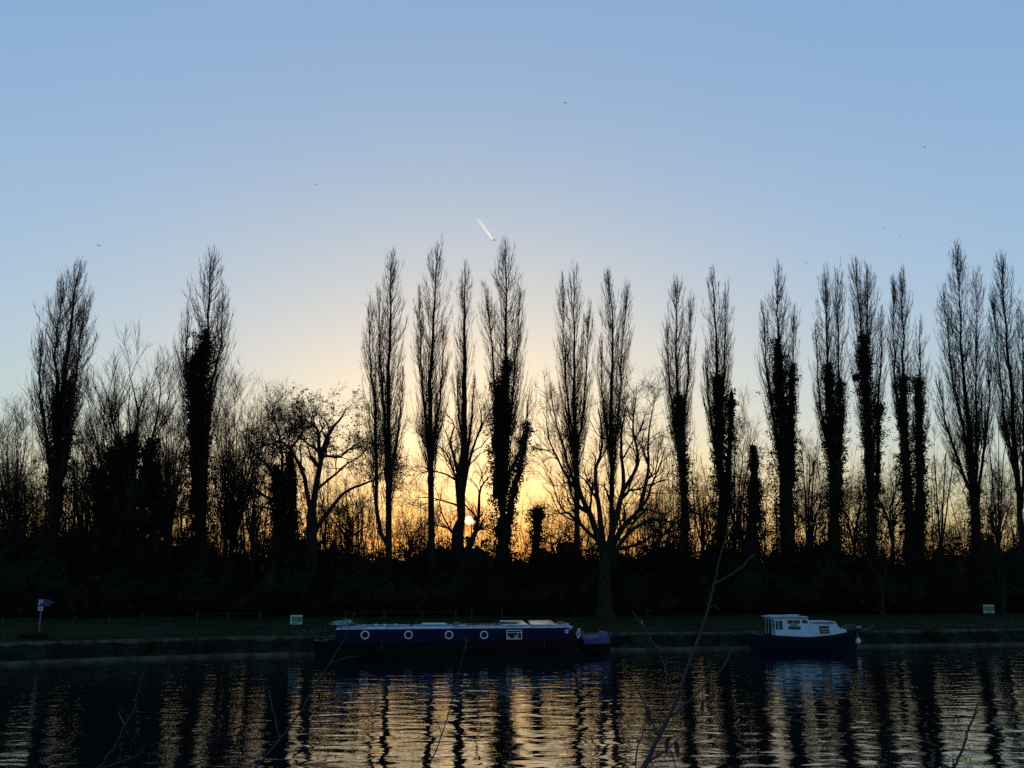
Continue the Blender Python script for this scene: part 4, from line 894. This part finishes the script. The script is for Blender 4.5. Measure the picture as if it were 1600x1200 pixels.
bm = bmesh.new(); rod(bm, (0, 0, 0), (5, -20, -3), 1.6, 8); rod(bm, (-12, -8, -1), (14, -6, -1), .8, 6); bm_obj('aircraft', bm, M['alu'], ct)

# ------------------------------------------------------------------ saplings on the near bank
def sapling(label, Y, stem, twigs, leaves=(), seed=0):
    rg = np.random.default_rng(500 + seed); k = Y / F / 2 * .62
    x0, y0, w0 = stem[0]; foot = at(x0, y0, Y); foot[2] = np.interp(Y, [1.5, 3.6, 4.6], [.9, .72, .2]) - .05; foot[0] += -.1 if x0 > 800 else .05
    t = thing('bare_sapling', label, 'sapling', foot, 0, 'bare twigs in front of the river')
    def seg(name, path, drift, base=None):
        pts = [at(x, y, Y + drift * i / len(path)) for i, (x, y, w) in enumerate(path)]; ws = [w * k for x, y, w in path]
        if base is not None: pts = [base] + pts; ws = [ws[0] * 1.5] + ws
        n = 6 * len(pts); P = resample(pts, n); P[1:] += rg.normal(size=(n - 1, 3)) * .0012
        r = np.interp(np.linspace(0, len(ws) - 1, n), range(len(ws)), ws); r = r * (1 + .16 * (rg.uniform(size=n) > .82))
        g = Geo(); g.tubes(P, r, 7, True); return g.build(name, M['sapling'], t, foot, True)
    seg('stem', stem, 0, foot)
    for i, tw in enumerate(twigs): seg('twig', tw, rg.uniform(-.25, .25))
    for x, y, ln, wd, rot in leaves:
        c = at(x, y, Y) - foot; bm = bmesh.new(); L_ = ln * Y / F; w = wd * Y / F; n = 7; rows = []
        for i in range(n):
            u = i / (n - 1); b = w * .5 * math.sin(math.pi * min(.98, u * .9 + .08)) ; zz = -u * L_; rows.append([bm.verts.new((s * b, .012 * math.sin(u * 4) + abs(s) * b * .7, zz)) for s in (-1, 0, 1)])
        for a, b in zip(rows, rows[1:]):
            for j in range(2): bm.faces.new((a[j], a[j + 1], b[j + 1], b[j]))
        ex = bmesh.ops.extrude_face_region(bm, geom=bm.faces[:]); bmesh.ops.translate(bm, verts=[q for q in ex['geom'] if isinstance(q, bmesh.types.BMVert)], vec=(0, .0012, 0))
        o = bm_obj('dead_leaf', bm, M['leaf'], t); o.location = tuple(c); o.rotation_euler = (rg.normal() * .2, R(rot), rg.uniform(-.6, .6))
sapling('tall branching bare sapling rising across the river between the two boats', 3.0,
    [(975, 1290, 14), (1008, 1195, 12), (1040, 1130, 10), (1058, 1090, 8.5), (1075, 1040, 7.5), (1090, 1000, 6.5), (1107, 950, 5.5), (1117, 905, 5), (1122, 880, 4.5), (1131, 850, 3.5), (1138, 822, 2.2)],
    [[(1116, 913, 4), (1140, 899, 3.5), (1160, 886, 3.2), (1171, 872, 3), (1180, 865, 2.5)], [(1108, 950, 3), (1118, 947, 2.5), (1123, 953, 2.5)], [(1130, 852, 2.5), (1140, 845, 2.2)],
     [(1057, 1092, 4.5), (1045, 1058, 4), (1030, 1020, 3.5), (1018, 1000, 3.5), (1005, 978, 3), (988, 956, 2.6)], [(1030, 1022, 3), (1027, 1010, 3.5)], [(1003, 976, 2.5), (1003, 970, 2.5)],
     [(1050, 1118, 6), (1085, 1088, 5), (1110, 1062, 4.2), (1132, 1040, 3.6), (1140, 1022, 3.4), (1146, 1010, 3)], [(1098, 1074, 3), (1097, 1095, 2.5), (1090, 1125, 2)],
     [(1028, 1150, 4.5), (1012, 1112, 4), (998, 1080, 3.4), (985, 1055, 3), (977, 1040, 2.2)], [(992, 1232, 4), (995, 1175, 3.5), (1003, 1150, 3), (1011, 1120, 3)], [(1012, 1192, 5), (1040, 1172, 4.5), (1060, 1155, 3.5), (1072, 1142, 2.5)],
     [(1028, 1118, 3), (1034, 1142, 2.2)], [(946, 1152, 2.5), (935, 1135, 2.5), (926, 1117, 2.5)], [(1046, 1170, 3), (1052, 1185, 3), (1056, 1204, 2.5)]],
    [(1012, 1105, 30, 9, -4), (1048, 1152, 28, 8, 10), (1056, 1158, 26, 8, -6), (1098, 1092, 24, 6, 4), (1113, 1078, 20, 5, 0), (1030, 1012, 10, 5, 180)], 1)
sapling('thin bare twig rising at lower left below the parking sign', 3.3,
    [(140, 1260, 4), (163, 1190, 4), (182, 1162, 3.6), (194, 1134, 3.2), (208, 1112, 3), (214, 1085, 2.4), (222, 1055, 2.2), (236, 1030, 1.6)], [[(195, 1133, 2.6), (190, 1124, 2.2), (185, 1113, 2)], [(160, 1200, 3), (190, 1190, 2.6), (215, 1180, 2.2), (228, 1165, 2)]], [(187, 1112, 8, 5, 160)], 2)
sapling('bare leaning sapling in front of the narrowboat bow', 2.8,
    [(350, 1270, 6), (400, 1200, 5.5), (440, 1152, 5), (470, 1110, 4.2), (490, 1075, 3.6), (512, 1040, 3), (537, 1000, 2.4), (556, 955, 1.6)],
    [[(437, 1155, 3.6), (430, 1125, 3), (423, 1095, 2.8), (420, 1078, 2.2)], [(470, 1112, 3), (515, 1100, 2.6), (545, 1095, 2.2), (572, 1082, 1.8)], [(448, 1142, 2.6), (500, 1135, 2.2), (545, 1120, 1.6)], [(515, 1036, 2), (540, 1028, 1.8), (560, 1026, 1.6)]], [], 3)
sapling('very thin bare twig below the middle of the narrowboat', 3.2, [(650, 1280, 4), (668, 1205, 3.6), (690, 1150, 3), (705, 1100, 2.6), (718, 1045, 2.2), (729, 1005, 1.8)], [[(690, 1150, 2.2), (684, 1130, 2), (672, 1112, 1.8)]], [(728, 1004, 14, 6, 150)], 4)
sapling('dark bare twig at lower right under the right notice board', 2.9, [(1465, 1250, 7), (1490, 1200, 6.5), (1506, 1165, 5.5), (1510, 1148, 6), (1518, 1128, 4.8), (1526, 1105, 4.2), (1530, 1095, 3)], [[(1490, 1204, 4), (1489, 1186, 3.4)], [(1523, 1118, 3), (1528, 1112, 2.6)]], [], 5)
